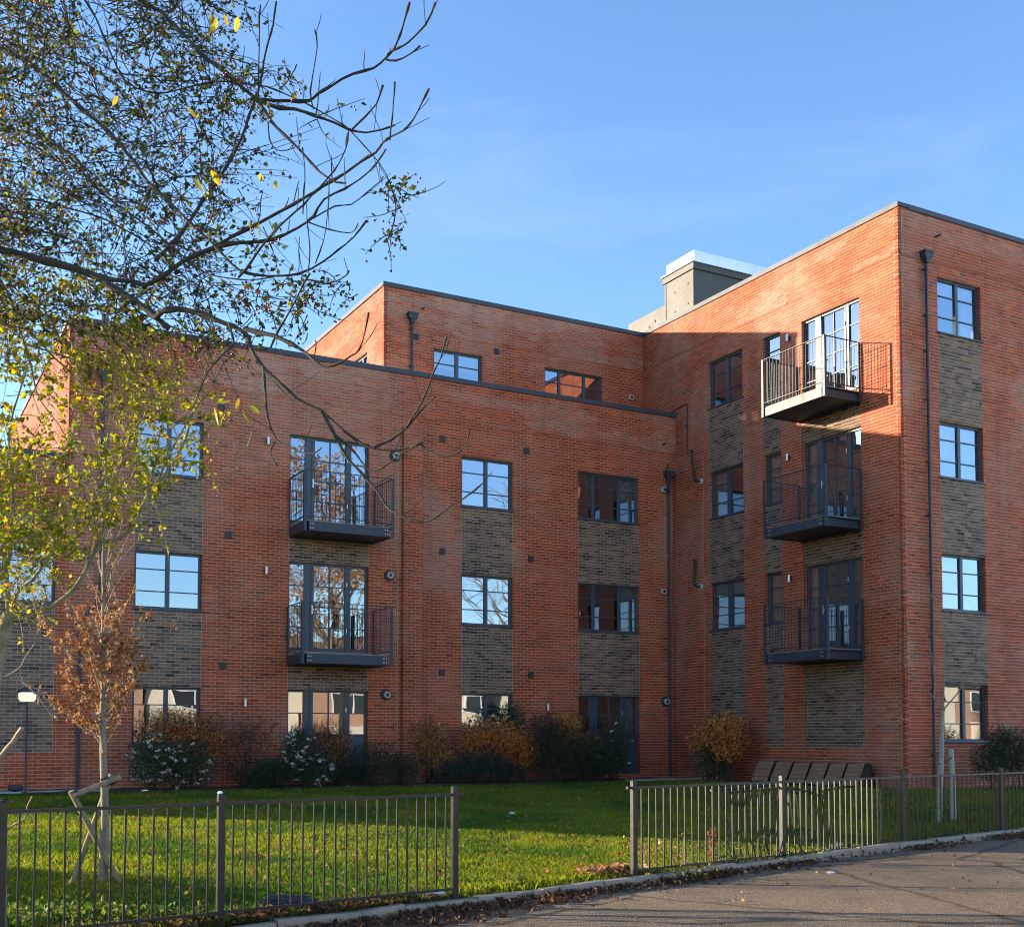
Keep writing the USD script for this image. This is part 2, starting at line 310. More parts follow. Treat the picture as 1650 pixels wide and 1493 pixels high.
def brick_wall(wall, u0, u1, z0, z1, openings=(), darks=(), anchor=None, corner0=None, corner1=None, thick_ends=True, proud_from=None, proud=0.012, seed=1, singles=None, lining=True, name='brick_wall', corner_z=-9.0):
    r = np.random.default_rng(seed)
    anchor = u0 if anchor is None else anchor
    rows = []
    k0, k1 = int(math.floor(z0 / C + 0.5)), int(math.floor(z1 / C + 0.5))
    for k in range(k0, k1):
        za, zb = k * C, (k + 1) * C; zm = (za + zb) / 2
        s, e = u0, u1
        pr = proud if (proud_from is not None and zm > proud_from) else 0.0
        cz = zm > corner_z
        if corner0 is not None and cz: s += 0.1125 if k % 2 != corner0 else -pr
        if corner1 is not None and cz: e += -0.1125 if k % 2 != corner1 else pr
        te0 = thick_ends or (corner0 is not None and cz and k % 2 == corner0)
        te1 = thick_ends or (corner1 is not None and cz and k % 2 == corner1)
        s0_, e0_ = s, e
        sp = [(s, e, 0)]
        for o in openings:
            if o[2] < zm < o[3]: sp = subtract(sp, o[0], o[1])
        edges = {round(x, 4) for o in openings if o[2] < zm < o[3] for x in o[:2]}
        for d in darks:
            if d[2] < zm < d[3]:
                new = []
                for (a, b, kk) in sp:
                    lo, hi = max(a, d[0]), min(b, d[1])
                    if hi - lo < 1e-6: new.append((a, b, kk)); continue
                    if a < lo - 1e-6: new.append((a, lo, kk))
                    new.append((lo, hi, 1))
                    if hi < b - 1e-6: new.append((hi, b, kk))
                sp = new
        off = anchor + (0.1125 if k % 2 else 0.0)
        for (a, b, kk) in sp:
            n0 = math.floor((a - off) / 0.225) + 1
            cuts = [a]
            x = off + n0 * 0.225
            while x < b - 1e-6:
                cuts.append(x); x += 0.225
            cuts.append(b)
            if len(cuts) > 2 and cuts[1] - cuts[0] < 0.045: cuts.pop(1)
            if len(cuts) > 2 and cuts[-1] - cuts[-2] < 0.045: cuts.pop(-2)
            m = len(cuts) - 1
            for i in range(m):
                endl = i == 0 and (round(a, 4) in edges or (abs(a - s0_) < 1e-6 and te0 and not (corner0 is not None and cz and k % 2 != corner0)))
                endr = i == m - 1 and (round(b, 4) in edges or (abs(b - e0_) < 1e-6 and te1 and not (corner1 is not None and cz and k % 2 != corner1)))
                rows.append((cuts[i] + (0 if endl else 0.005), cuts[i + 1] - (0 if endr else 0.005), za + 0.005, zb - 0.005, kk, 0.1 if (endl or endr) else 0.03, pr))
    B = np.array(rows)
    n = len(B)
    depth = B[:, 6] + r.normal(0, 0.0011, n).clip(-0.0017, 0.0025)
    V = np.zeros((n, 8, 3))
    jz = r.normal(0, 0.0007, (n, 4)); jd = r.normal(0, 0.0007, (n, 4)).clip(-0.0012, 0.0015)
    for i, (uu, zz) in enumerate(((0, 2), (1, 2), (1, 3), (0, 3))):
        V[:, i] = wall.pt(B[:, uu], B[:, zz] + jz[:, i], depth + jd[:, i])
        V[:, i + 4] = wall.pt(B[:, uu], B[:, zz] + jz[:, i], depth - B[:, 5])
    F = np.array([[0, 1, 2], [0, 2, 3], [4, 0, 3], [4, 3, 7], [1, 5, 6], [1, 6, 2], [3, 2, 6], [3, 6, 7], [4, 5, 1], [4, 1, 0]])
    if np.dot(np.cross(wall.u, [0, 0, 1.0]), wall.n) < 0: F = F[:, ::-1]
    tone = np.where(B[:, 4:5] > 0, dark_tone(n, r), red_tone(n, r))
    uc, zc_ = (B[:, 0] + B[:, 1]) / 2, (B[:, 2] + B[:, 3]) / 2
    bl = np.clip((meshkit.fbm(np.stack([uc * .55, zc_ * 2.4, uc * 0 + seed], -1), 4) - .49) * 2.4, 0, .32) * (B[:, 6] > 0)
    bl = bl + np.clip((meshkit.fbm(np.stack([uc * .45, zc_ * .35, uc * 0 + seed * 3.3], -1), 4) - .56) * 2.5, 0, .32) * (B[:, 4] == 0)
    bl = (bl * r.uniform(.5, 1.1, n))[:, None]
    tone = tone * (1 - bl) + np.array([.40, .255, .195]) * bl
    # mortar body, a little behind the brick faces and the opening edges
    parts = []
    g = 0.0042
    for (a, b, lo, hi) in solid_rects(u0, u1, k0 * C, k1 * C, openings):
        at0 = a > u0 + 1e-6; at1 = b < u1 - 1e-6
        ins0 = g if (at0 or thick_ends or corner0 is not None) else 0
        ins1 = g if (at1 or thick_ends or corner1 is not None) else 0
        if proud_from is not None and hi > proud_from:
            if lo < proud_from: parts.append(wall.box(a + ins0, b - ins1, lo, proud_from, -0.1, -g)); lo = proud_from
            parts.append(wall.box(a + ins0 - (proud if corner0 is not None and not at0 else 0), b - ins1 + (proud if corner1 is not None and not at1 else 0), lo, hi, -0.1, proud - g))
        else:
            parts.append(wall.box(a + ins0, b - ins1, lo, hi, -0.1, -g))
    w = obj(name, join(parts), 'mortar', bld)
    keep = np.ones(n, bool)
    if singles is not None:
        cu, cz, cnt = singles
        dist = np.hypot((B[:, 0] + B[:, 1]) / 2 - cu, (B[:, 2] + B[:, 3]) / 2 - cz)
        pick = np.argsort(dist)[:cnt]; keep[pick] = False
        for i in pick:
            obj('brick', (V[i], F), 'brick', w, color=np.repeat(tone[i:i + 1], 8, 0))
    idx = np.nonzero(keep)[0]
    Fa = (F[None] + (np.arange(len(idx)) * 8)[:, None, None]).reshape(-1, 3)
    obj('bricks', (V[idx].reshape(-1, 3), Fa), 'brick', w, color=np.repeat(tone[idx], 8, 0), kind='stuff')
    if lining:
        obj('wall_lining', join([wall.box(a, b, lo, hi, -0.30, -0.104) for (a, b, lo, hi) in solid_rects(u0 + (0.3 if corner0 is not None else 0), u1 - (0.3 if corner1 is not None else 0), k0 * C, k1 * C, openings)]), 'plaster', w)
    return w

q = lambda x: round(x / C) * C
W_A = Wall((0, 0, 0), (1, 0, 0), (0, -1, 0))
W_B = Wall((0, 0, 0), (0, -1, 0), (-1, 0, 0))
YC = 8.19
W_C = Wall((0, -YC, 0), (1, 0, 0), (0, -1, 0))
W_U = Wall((0, 1.56, 0), (1, 0, 0), (0, -1, 0))
XL, XU, XE = -16.10, -8.18, -23.9
W_AS = Wall((XL, 0, 0), (0, 1, 0), (-1, 0, 0))
W_US = Wall((XU, 1.56, 0), (0, 1, 0), (-1, 0, 0))
A1, A2, A3, A4, A0 = (-14.687, -13.206), (-11.187, -9.195), (-6.688, -5.219), (-3.225, -1.266), (-18.30, -16.31)
B1, B2, B3 = (1.491, 2.894), (3.698, 4.334), (5.105, 7.005)
C1, C2 = (1.215, 2.640), (6.840, 8.265)
H3, H2, H1, S3, S2, S1 = q(8.10), q(5.10), q(2.085), q(6.825), q(3.80), q(0.825)
H4B, H4C, S4B, S4C = q(11.10), q(11.37), q(9.86), q(10.10)
D3, D2 = q(5.98), q(2.98)
BASE = -0.45
LINE_A, LINE_B = q(8.93), q(11.72)

WINDOWS, DOORS = [], []     # (wall, u0,u1,z0,z1, style)
opA, dkA = [], []
for cidx, col in enumerate((A1, A2, A3, A4)):
    u0, u1 = col
    if cidx == 1 :
        lv = [(D3, H3, 'door'), (D2, H2, 'door'), (0.0, H1, 'door0')]
    else:
        lv = [(S3, H3, 'win'), (S2, H2, 'win'), (S1, H1, 'win')]
    if cidx == 3: lv[2] = (0.0, H1, 'door0'); lv[0] = (S3, H3, 'win3'); lv[1] = (S2, H2, 'win3')
    for z0, z1, st in lv:
        z0 = q(z0); opA.append((u0, u1, z0, z1)); (DOORS if 'door' in st else WINDOWS).append((W_A, u0, u1, z0, z1, st))
    dkA += [(u0, u1, H2, lv[0][0]), (u0, u1, H1, lv[1][0])]
    if cidx == 0: dkA.append((u0, u1, q(0.1), S1))
    if cidx == 2: dkA.append((u0, u1, q(0.1), S1))
brick_wall(W_A, XL, 0.0, BASE, q(9.94), opA, dkA, anchor=-13.206, corner0=0, corner_z=6.95, proud_from=LINE_A, seed=3, singles=(-12.2, 5.2, 300))
# lower left part, in line with the long facade
opE = [(A0[0], A0[1], S2, H2)]
brick_wall(W_A, XE, XL, BASE, q(6.95), opE, [(A0[0], A0[1], q(0.70), S2), (A0[0], A0[1], H2, q(5.70))], anchor=-13.206, proud_from=q(5.93), seed=4, thick_ends=False)
WINDOWS.append((W_A, A0[0], A0[1], S2, H2, 'win'))
# left return of the long block above the lower part
brick_wall(W_AS, 0.0, 12.0, q(6.6), q(9.94), [], [], anchor=0.0, corner0=1, proud_from=LINE_A, seed=5)
brick_wall(Wall((XE, 0, 0), (0, 1, 0), (-1, 0, 0)), 0.0, 11.0, BASE, q(6.95), [], [], anchor=0.0, corner0=1, seed=6)
# right wing, side
opB, dkB = [], []
for (u0, u1), lv in ((B1, [(S4B, H4B), (S3, H3), (S2, H2)]), (B2, [(S4B, H4B), (S3, H3), (S2, H2)]), (B3, [(q(8.98), H4B), (D3, H3), (D2, H2)])):
    st = 'win' if u0 == B1[0] else ('slot' if u0 == B2[0] else 'door')
    for z0, z1 in lv:
        opB.append((u0, u1, z0, z1)); (DOORS if st == 'door' else WINDOWS).append((W_B, u0, u1, z0, z1, st))
    dkB += [(u0, u1, H3, lv[0][0]), (u0, u1, H2, lv[1][0]), (u0, u1, q(0.75), lv[2][0])]
brick_wall(W_B, -1.56, YC, BASE, q(12.74), opB, dkB, anchor=YC, corner1=0, proud_from=LINE_B, seed=7, thick_ends=False)
# right wing, front
opC, dkC = [], []
for z0, z1 in ((S4C, H4C), (q(6.83), q(8.08)), (q(3.85), q(5.12)), (q(0.92), q(2.14))):
    for c_ in (C1, C2): opC.append((*c_, z0, z1)); WINDOWS.append((W_C, *c_, z0, z1, 'win'))
dkC = [(*c_, *zz) for c_ in (C1, C2) for zz in ((q(8.08), S4C), (q(5.12), q(6.83)), (q(2.14), q(3.85)))]
brick_wall(W_C, 0.0, 12.0, BASE, q(12.74), opC, dkC, anchor=C1[1], corner0=1, proud_from=LINE_B, seed=8, thick_ends=False)
# set-back top storey
U1, U2 = (-6.755, -5.299), (-3.323, -1.414)
opU = [(U1[0], U1[1], q(10.1), q(11.35)), (U2[0], U2[1], q(10.1), q(11.35))]
WINDOWS += [(W_U, *U1, q(10.1), q(11.35), 'win'), (W_U, *U2, q(10.1), q(11.35), 'win3')]
brick_wall(W_U, XU, 0.0, q(9.3), q(12.74), opU, [], anchor=U1[0], corner0=0, proud_from=LINE_B, seed=9)
opUS = [(1.15, 2.15, q(10.1), q(11.35))]
WINDOWS.append((W_US, 1.15, 2.15, q(10.1), q(11.35), 'win'))
brick_wall(W_US, 0.0, 7.5, q(9.3), q(12.74), opUS, [], anchor=0.0, corner0=1, proud_from=LINE_B, seed=10)
# shallow brick piers
brick_wall(Wall((0, -0.1025, 0), (1, 0, 0), (0, -1, 0)), -8.325, -7.80, BASE, q(8.63), anchor=-8.325, seed=12, lining=False, name='brick_pier')
brick_wall(Wall((-0.1025, 0, 0), (0, -1, 0), (-1, 0, 0)), 0.006, 1.215, BASE, q(8.33), anchor=1.215, seed=13, lining=False, name='brick_pier')

# movement joints
for w, u in ((W_A, -8.425), (W_B, 1.235)):
    obj('movement_joint', w.box(u - 0.008, u + 0.008, BASE, 8.6, -0.02, 0.004), 'joint_sealant', bld)
obj('movement_joint', W_B.box(B3[0] - 0.014, B3[0] - 0.002, 0.2, 8.9, -0.02, 0.002), 'black_plastic', bld)

# core: floor slabs, roofs, inner partitions
slabs = [box(XE + .3, 11.7, .31, 10.7, z - 0.26, z) for z in (0.0, 3.0)]
slabs += [box(XL + .3, 11.7, .31, 11.7, 6.0 - .26, 6.0), box(0.31, 11.7, -YC + .31, .31, 6.0 - .26, 6.0)]
for z in (0.0, 3.0): slabs.append(box(0.31, 11.7, -YC + .31, .31, z - 0.26, z))
slabs += [box(0.31, 11.7, -YC + .31, 11.7, 9.0 - .26, 9.0), box(XU + .31, .31, 1.87, 9.0, 9.0 - .26, 9.0)]
for s in slabs: obj('floor_slab', s, 'floor_inside', bld)
obj('ceiling', join([box(XL + .3, 0.3, .31, 5.9, z - .30, z - .264) for z in (3.0, 6.0)] + [box(.31, 11.6, -YC + .31, 5.9, z - .30, z - .264) for z in (3.0, 6.0, 9.0)] + [box(XE + .3, XL + .29, .31, 5.9, 2.7, 2.736)]), 'plaster', bld)
roofs = [box(XL + .02, -.02, .05, 11.9, 9.02, 9.10), box(XE + .02, XL - .02, .05, 10.9, 6.02, 6.12), box(XU + .1, 0.0, 1.66, 9.0, 11.78, 11.9), box(0.1, 11.9, -YC + .1, 11.9, 11.78, 11.9)]
for s in roofs: obj('roof', s, 'roof_felt', bld)
inner = [box(XL + .3, 0.3, 5.9, 6.0, 0, 8.7), box(XE + .3, XL + .3, 5.9, 6.0, 0, 5.7), box(3.6, 3.7, -YC + .3, 0.2, 0, 8.74), box(0.31, 3.6, -4.85, -4.78, 0, 11.7), box(5.4, 5.5, -YC + .3, 6, 8.99, 11.7),
         box(XU + .3, .3, 5.2, 5.3, 9, 11.7), box(-8.2, -8.1, .31, 5.9, 0, 8.7), box(-12.3, -12.2, .31, 5.9, 0, 8.7), box(-4.4, -4.3, .31, 5.9, 0, 8.7), box(-4.5, -4.4, 1.9, 5.2, 9, 11.7), box(.2, .31, .31, 5.9, 0, 8.7)]
for s in inner: obj('partition', s, 'plaster', bld)
obj('rear_wall', join([box(XE, 12, 11.9, 12.1, BASE, 6.9), box(XL, 12, 11.9, 12.1, 6.9, 9.9), box(0, 12, 11.9, 12.1, 9.9, 12.7), box(11.9, 12.1, -YC, 11.9, BASE, 12.7), box(XU, 0, 8.95, 9.05, 9.3, 12.7), box(0.0, 0.1, 1.7, 11.9, 9.1, 12.7)]), 'house_brick', bld)
# copings, in lengths
def coping(wall, u0, u1, z, n, dout=0.045, h=0.085):
    e = np.linspace(u0, u1, n + 1)
    for a, b in zip(e[:-1], e[1:]):
        m = join([wall.box(a + .002, b - .002, z, z + h, -0.34, dout), wall.box(a + .002, b - .002, z - 0.03, z - .0005, dout - 0.006, dout)])
        obj('coping', m, 'coping', bld)
coping(W_A, XL - .045, -.01, q(9.94), 6); coping(W_A, XE, XL, q(6.95), 3)
coping(W_AS, 0.0, 12, q(9.94) + .001, 4)
coping(W_B, -1.56, YC + .045, q(12.74), 4); coping(W_C, 0.3, 12, q(12.74) + .001, 4)
coping(W_U, XU - .045, .0, q(12.74), 3); coping(W_US, 0.0, 7.5, q(12.74) + .001, 3)
obj('coping', W_A.box(-.16, -.005, q(9.94) - .05, q(9.94) + .11, -.2, .06), 'coping', bld, label='upturned flashing end of the parapet coping')

# ---------------------------------------------------------------- windows and glazed doors
def glazing(rec):
    wall, u0, u1, z0, z1, st = rec
    W, H = u1 - u0, z1 - z0
    fw = 0.055
    d0, d1 = -0.150, -0.085
    rowsA = (0.29, 0.42, 0.29)
    parts = []
    if st == 'win': cols = [(fw, .5 * W - .045), (.5 * W + .045, W - fw)]
    elif st == 'slot': cols = [(fw, W - fw)]
    elif st == 'win3': cols = [(fw, .27 * W - .035), (.27 * W + .035, .70 * W - .035), (.70 * W + .035, W - fw)]
    else: cols = [(.045, .21 * W - .01), (.32 * W, .72 * W), (.785 * W, W - .05)]
    sill_in = 0.055
    # outer frame
    parts += [wall.box(u0, u0 + cols[0][0], z0, z1, d0, d1), wall.box(u1 - (W - cols[-1][1]), u1, z0, z1, d0, d1)]
    for a, b in zip(cols[:-1], cols[1:]): parts.append(wall.box(u0 + a[1], u0 + b[0], z0, z1, d0, d1 + .006))
    zb = z0 + sill_in
    if 'door' in st: zb = z0 + 0.09
    for c in cols:
        parts.append(wall.box(u0 + c[0], u0 + c[1], z1 - fw, z1, d0, d1 - .001))
        parts.append(wall.box(u0 + c[0], u0 + c[1], z0, zb, d0, d1 - .001))
    name = 'balcony_door' if st == 'door' else ('garden_door' if st == 'door0' else 'window')
    o = obj(name, join(parts), 'frame', bld)
    if 'door' in st:
        # inner leaf profile
        c = cols[1]
        leaf = [wall.box(u0 + c[0] - .07, u0 + c[0] + .0, zb - .05, z1 - .03, d1 + .007, d1 + .022), wall.box(u0 + c[1], u0 + c[1] + .045, zb - .05, z1 - .03, d1 + .007, d1 + .022)]
        lf = obj('door_leaf', join(leaf), 'frame', o)
        hz = z0 + 1.0
        obj('handle', join([wall.box(u0 + c[0] - .055, u0 + c[0] - .025, hz - .1, hz + .1, d1 + .023, d1 + .033), wall.box(u0 + c[0] - .05, u0 + c[0] + .07, hz - .012, hz + .012, d1 + .045, d1 + .06), wall.box(u0 + c[0] - .05, u0 + c[0] - .03, hz - .012, hz + .012, d1 + .033, d1 + .045)]), 'steel', o)
        for hh in (0.25, 0.78):
            obj('hinge', wall.box(u0 + c[1] + .012, u0 + c[1] + .032, z0 + hh * H - .05, z0 + hh * H + .05, d1 + .0225, d1 + .037), 'steel', o)
    if st == 'door0':
        zp = z0 + 1.02
        for c in cols:
            obj('lower_panel', wall.box(u0 + c[0] + .001, u0 + c[1] - .001, zb + .001, zp, d0 + .01, d1 - .02), 'frame', o)
        zb = zp + .05
        for c in cols: obj('glazing_bar', wall.box(u0 + c[0] + .001, u0 + c[1] - .001, zp, zb, d0, d1 - .002), 'frame', o)
        rf = (0.5, 0.5)
    elif st == 'door': rf = (.25, .25, .25, .25)
    else: rf = rowsA
    zt = z1 - fw
    hh = zt - zb
    for ci, c in enumerate(cols):
        ucuts = [c[0], c[1]] if not ('door' in st and ci == 1) else [c[0], (c[0] + c[1]) / 2, c[1]]
        zz = zb
        zc = [zb]
        for r_ in rf: zz += r_ * hh; zc.append(zz)
        for zbar in zc[1:-1]:
            obj('glazing_bar', wall.box(u0 + c[0] + .001, u0 + c[1] - .001, zbar - .012, zbar + .012, d0 + .012, d1 - .012), 'frame', o)
        if len(ucuts) == 3:
            obj('glazing_bar', wall.box(u0 + ucuts[1] - .013, u0 + ucuts[1] + .013, zb + .001, zt - .001, d0 + .014, d1 - .010), 'frame', o)
        for a, b in zip(ucuts[:-1], ucuts[1:]):
            for lo, hi in zip(zc[:-1], zc[1:]):
                t = rng.normal(0, 0.0015, 2)
                dd = -0.118
                cu, cz = (a + b) / 2, (lo + hi) / 2
                v = np.array([wall.pt(u0 + x, y, dd + t[0] * (x - cu) + t[1] * (y - cz)) for x, y in ((a, lo), (b, lo), (b, hi), (a, hi))])
                f = np.array([[0, 1, 2], [0, 2, 3]])
                if np.dot(np.cross(wall.u, [0, 0, 1.0]), wall.n) < 0: f = f[:, ::-1]
                obj('pane', (v, f), 'glass', o)
    if 'door' not in st:
        obj('sill', join([wall.box(u0 - .03, u1 + .04, z0 - .03, z0 - .001, -.08, .035), wall.box(u0 + .002, u1 - .002, z0, z0 + .012, -.084, -.01)]), 'frame', o)
for r_ in WINDOWS: glazing(r_)
for r_ in DOORS: glazing(r_)

def blind(wall, u0, u1, z0, z1, drop):
    n = int((z1 - z0) * drop / .05)
    obj('window_blind', join([wall.box(u0 + .05, u1 - .05, z1 - .06 - (i + 1) * .05 + .004, z1 - .06 - i * .05, -.215, -.205) for i in range(max(n, 1))]), 'white_blind', bld)
blind(W_C, *C1, q(6.83), q(8.08), .55); blind(W_C, *C1, q(3.85), q(5.12), .40); blind(W_U, *U1, q(10.1), q(11.35), .35); blind(W_C, *C1, S4C, H4C, .25); blind(W_A, *A3, S2, H2, .3); blind(W_A, *A1, S3, H3, .25); blind(W_B, *B1, S2, H2, .3)
def curtain(wall, ua, ub, z0, z1, seed):
    r = np.random.default_rng(seed); n = 24; us = np.linspace(ua, ub, n); ds = -.24 + .025 * np.sin(np.arange(n) * 1.35 + r.normal(0, .2, n))
    v = np.array([wall.pt(u, z, d) for z in (z0 + .03, z1 - .04) for u, d in zip(us, ds)])
    f = np.array([[i, i + 1, n + i + 1] for i in range(n - 1)] + [[i, n + i + 1, n + i] for i in range(n - 1)])
    obj('curtain', (v, f), 'curtain_cloth', bld, smooth=True)
curtain(W_A, A4[1] - .45, A4[1] - .04, S3, H3, 1); curtain(W_A, A4[1] - .45, A4[1] - .04, S2, H2, 2); curtain(W_A, A2[1] - .38, A2[1] - .04, D3, H3, 3); curtain(W_B, B1[0] + .05, B1[0] + .45, S3, H3, 4); curtain(W_B, B3[0] + .05, B3[0] + .5, D2, H2, 5); curtain(W_B, B3[0] + .05, B3[0] + .5, D3, H3, 6); curtain(W_C, C1[1] - .4, C1[1] - .05, S4C, H4C, 7); curtain(W_A, A4[1] - .42, A4[1] - .05, 1.1, H1, 8); curtain(W_B, B2[0] + .05, B2[0] + .35, S3, H3, 9); curtain(W_B, B2[0] + .05, B2[0] + .35, S2, H2, 10)

# ---------------------------------------------------------------- balconies
def balcony(wall, u0, u1, zbot, label, dep=1.15, H=1.38):
    b = thing('balcony', label, None, parent=bld)
    bh = 0.215
    zt = zbot + bh; zr = zbot + H
    # channel beams: web and flanges
    def channel(name, p0u, p1u, d0, d1, along):
        if along == 'u':
            m = [wall.box(p0u, p1u, zbot, zt, d0, d0 + .012), wall.box(p0u, p1u, zbot, zbot + .012, d0 - .07, d0), wall.box(p0u, p1u, zt - .012, zt, d0 - .07, d0)]
        else:
            m = [wall.box(p0u, p0u + .012, zbot, zt, d0, d1), wall.box(p0u + .012, p0u + .08, zbot, zbot + .012, d0, d1), wall.box(p0u + .012, p0u + .08, zt - .012, zt, d0, d1)]
        obj(name, join(m), 'metal_grey', b)
    channel('front_beam', u0 + .12, u1 - .12, dep - .03, 0, 'u')
    channel('side_beam', u0 + .02, 0, .05, dep - .08, 'd')
    channel('side_beam', u1 - .10, 0, .05, dep - .08, 'd')
    for uu in (u0 + .6, (u0 + u1) / 2, u1 - .6):
        obj('joist', wall.box(uu - .04, uu + .04, zbot + .03, zt - .03, .04, dep - .11), 'metal_grey', b)
    obj('wall_bracket', wall.box(u0 + .05, u1 - .05, zbot - .02, zt - .001, 0.002, .039), 'metal_grey', b)
    obj('soffit', wall.box(u0 + .11, u1 - .11, zbot + .013, zbot + .026, .05, dep - .11), 'metal_grey', b)
    n = 8
    for i in range(n):
        a, c = .03 + i * (dep - .08) / n, .03 + (i + 1) * (dep - .08) / n - .008
        obj('deck_board', wall.box(u0 + .04, u1 - .04, zt + .002, zt + .024, a, c), 'deck_board', b)
    pw = .07
    # posts: outer corners are flat plates reaching the beam foot, inner ones stand on the wall
    for uu in (u0, u1 - pw):
        obj('post', wall.box(uu, uu + pw, zbot - .012, zr, dep - .012, dep + .0), 'metal_grey', b)
        obj('post_flange', wall.box(uu if uu == u0 else uu + pw - .012, (uu if uu == u0 else uu + pw - .012) + .012, zbot - .012, zr - .001, dep - pw, dep - .013), 'metal_grey', b)
        obj('post', wall.box(uu + .028, uu + .04, zbot, zr, .012, .012 + pw), 'metal_grey', b)
    # rails
    for (za, zb2) in ((zr - .012, zr), (zbot + .315, zbot + .327)):
        obj('rail', wall.box(u0 + pw, u1 - pw, za, zb2, dep - .045, dep - .005), 'metal_grey', b)
        for uu in (u0 + .015, u1 - .055):
            obj('rail', wall.box(uu, uu + .04, za, zb2, .083, dep - pw - .001), 'metal_grey', b)
    nb = int(round((u1 - u0 - 2 * pw) / .112))
    for i in range(1, nb):
        uu = u0 + pw + (u1 - u0 - 2 * pw) * i / nb
        obj('baluster', tube([wall.pt(uu, zbot + .327, dep - .025), wall.pt(uu, zr - .012, dep - .025)], .0065, 6, False), 'metal_grey', b)
    ns = int(round((dep - pw - .08) / .112))
    for uu in (u0 + .035, u1 - .035):
        for i in range(1, ns):
            dd = .083 + (dep - pw - .083) * i / ns
            obj('baluster', tube([wall.pt(uu, zbot + .327, dd), wall.pt(uu, zr - .012, dd)], .0065, 6, False), 'metal_grey', b)
    for uu in (u0 + .16, u0 + .22, u1 - .22, u1 - .16):
        for zz in (zbot + .06, zbot + .155):
            obj('bolt', wall.box(uu - .01, uu + .01, zz - .01, zz + .01, dep - .018, dep - .008), 'steel', b)
balcony(W_A, -11.22, -9.02, 5.66, 'third floor balcony of the long facade')
balcony(W_A, -11.25, -9.04, 2.66, 'second floor balcony of the long facade')
balcony(W_B, 4.95, 7.07, 8.63, 'top floor balcony, lit by the low sun')
balcony(W_B, 4.97, 7.05, 5.71, 'third floor balcony of the right wing')
balcony(W_B, 4.94, 7.05, 2.735, 'second floor balcony of the right wing')

# ---------------------------------------------------------------- rainwater pipes, flues, vents, lamps
def pipe(pts, hop=None, r=.034, brackets=(), out=(0, -1, 0)):
    o = obj('downpipe', tube(smoothline(pts, .2) if len(pts) > 2 else pts, r, 12), 'metal_grey', bld, smooth=40)
    out = np.array(out, float)
    if hop is not None:
        hx = np.array(hop, float)
        s = np.array([abs(out[1]), abs(out[0]), 0])       # along the wall
        def ring(w, d, z): return [hx + s * a * w + out * (b * d + .0) + np.array([0, 0, z]) for a, b in ((-1, -1), (1, -1), (1, 1), (-1, 1))]
        v, f = [], []
        lev = [(.05, .05, -.22), (.055, .055, -.16), (.125, .085, -.08), (.125, .085, .0), (.14, .098, .004), (.14, .098, .05), (.11, .07, .05), (.11, .07, .0)]
        for i, (w, d, z) in enumerate(lev):
            v += ring(w, d, z)
            if i:
                for k in range(4):
                    a, b2, c, e = (i - 1) * 4 + k, (i - 1) * 4 + (k + 1) % 4, i * 4 + (k + 1) % 4, i * 4 + k
                    f += [[a, b2, c], [a, c, e]]
        f += [[len(v) - 4, len(v) - 3, len(v) - 2], [len(v) - 4, len(v) - 2, len(v) - 1], [0, 2, 1], [0, 3, 2]]
        obj('hopper', (np.array(v), np.array(f)), 'metal_grey', o)
    for z in brackets:
        p = np.array([pts[0][0], pts[0][1], z]) if np.ndim(z) == 0 else np.array(z)
        obj('collar', tube([p - [0, 0, .03], p + [0, 0, .03]], r + .009, 12), 'metal_grey', o, smooth=40)
        s = np.array([abs(out[1]), abs(out[0]), 0])
        c = p - out * .035
        obj('bracket', bar(c - s * .075, c + s * .075, .03, .012, out), 'metal_grey', o)
dy = -.07
pA = at_y(1077, 745, dy)
pipe([(pA[0], dy, 8.15), (pA[0], dy, -.1)], (pA[0], dy - .02, 8.33), brackets=[0.9, 1.9, 3.3, 4.7, 6.2, 7.2])
pC = at_y(1492, 420, -YC + dy)
pipe([(pC[0], -YC + dy, 11.6), (pC[0], -YC + dy, -.1)], (pC[0], -YC + dy - .02, 11.80), brackets=[.6, 2.0, 3.2, 4.6, 5.9, 7.1, 8.5, 9.6, 10.4, 11.45])
pU = at_y(664, 540, 1.56 + dy)
pipe([(pU[0], 1.56 + dy, 11.9), (pU[0], 1.56 + dy, 9.2)], (pU[0], 1.56 + dy - .02, 12.06), brackets=[10.7, 11.7])
pL = at_y(162, 940, dy)
xl2 = at_y(128, 1100, dy)[0]
pipe([(pL[0], dy, 8.8), (pL[0], dy, 4.2)], (pL[0], dy - .02, 8.95), brackets=[5.2, 6.8, 8.2])
pipe([(pL[0], dy, 4.2), (pL[0], dy, 4.0), (pL[0] - .08, dy, 3.86), (xl2 + .08, dy, 3.56), (xl2, dy, 3.42), (xl2, dy, 3.2), (xl2, dy, -.2)], brackets=[(xl2, dy, 3.2), (xl2, dy, 1.1), (xl2, dy, 2.2)])
def stub(p, out, ln=.16):
    p = np.array(p); out = np.array(out, float)
    obj('overflow_pipe', tube([p - out * .02, p + out * ln], .022, 10), 'metal_grey', bld, smooth=40)
stub(at_y(1067, 716), (0, -1, 0)); stub(at_y(680, 498, 1.56), (0, -1, 0)); stub(at_y(1507, 382, -YC), (0, -1, 0))
def vent(p, wall_n, s=.078):
    p = np.array(p, float); n = np.array(wall_n, float); u = np.array([abs(n[1]), abs(n[0]), 0])
    m = [bar(p - u * s + n * .012, p + u * s + n * .012, .03, 2 * s)]
    o = obj('air_vent', join([bar(p - u * s + n * .010, p + u * s + n * .010, .024, 2 * s)]), 'black_plastic', bld)
    for k in range(4):
        z = -s + (k + .6) * 2 * s / 4.2
        obj('louvre', bar(p - u * s * .85 + n * .026 + [0, 0, z], p + u * s * .85 + n * .026 + [0, 0, z], .010, .018), 'black_plastic', o)
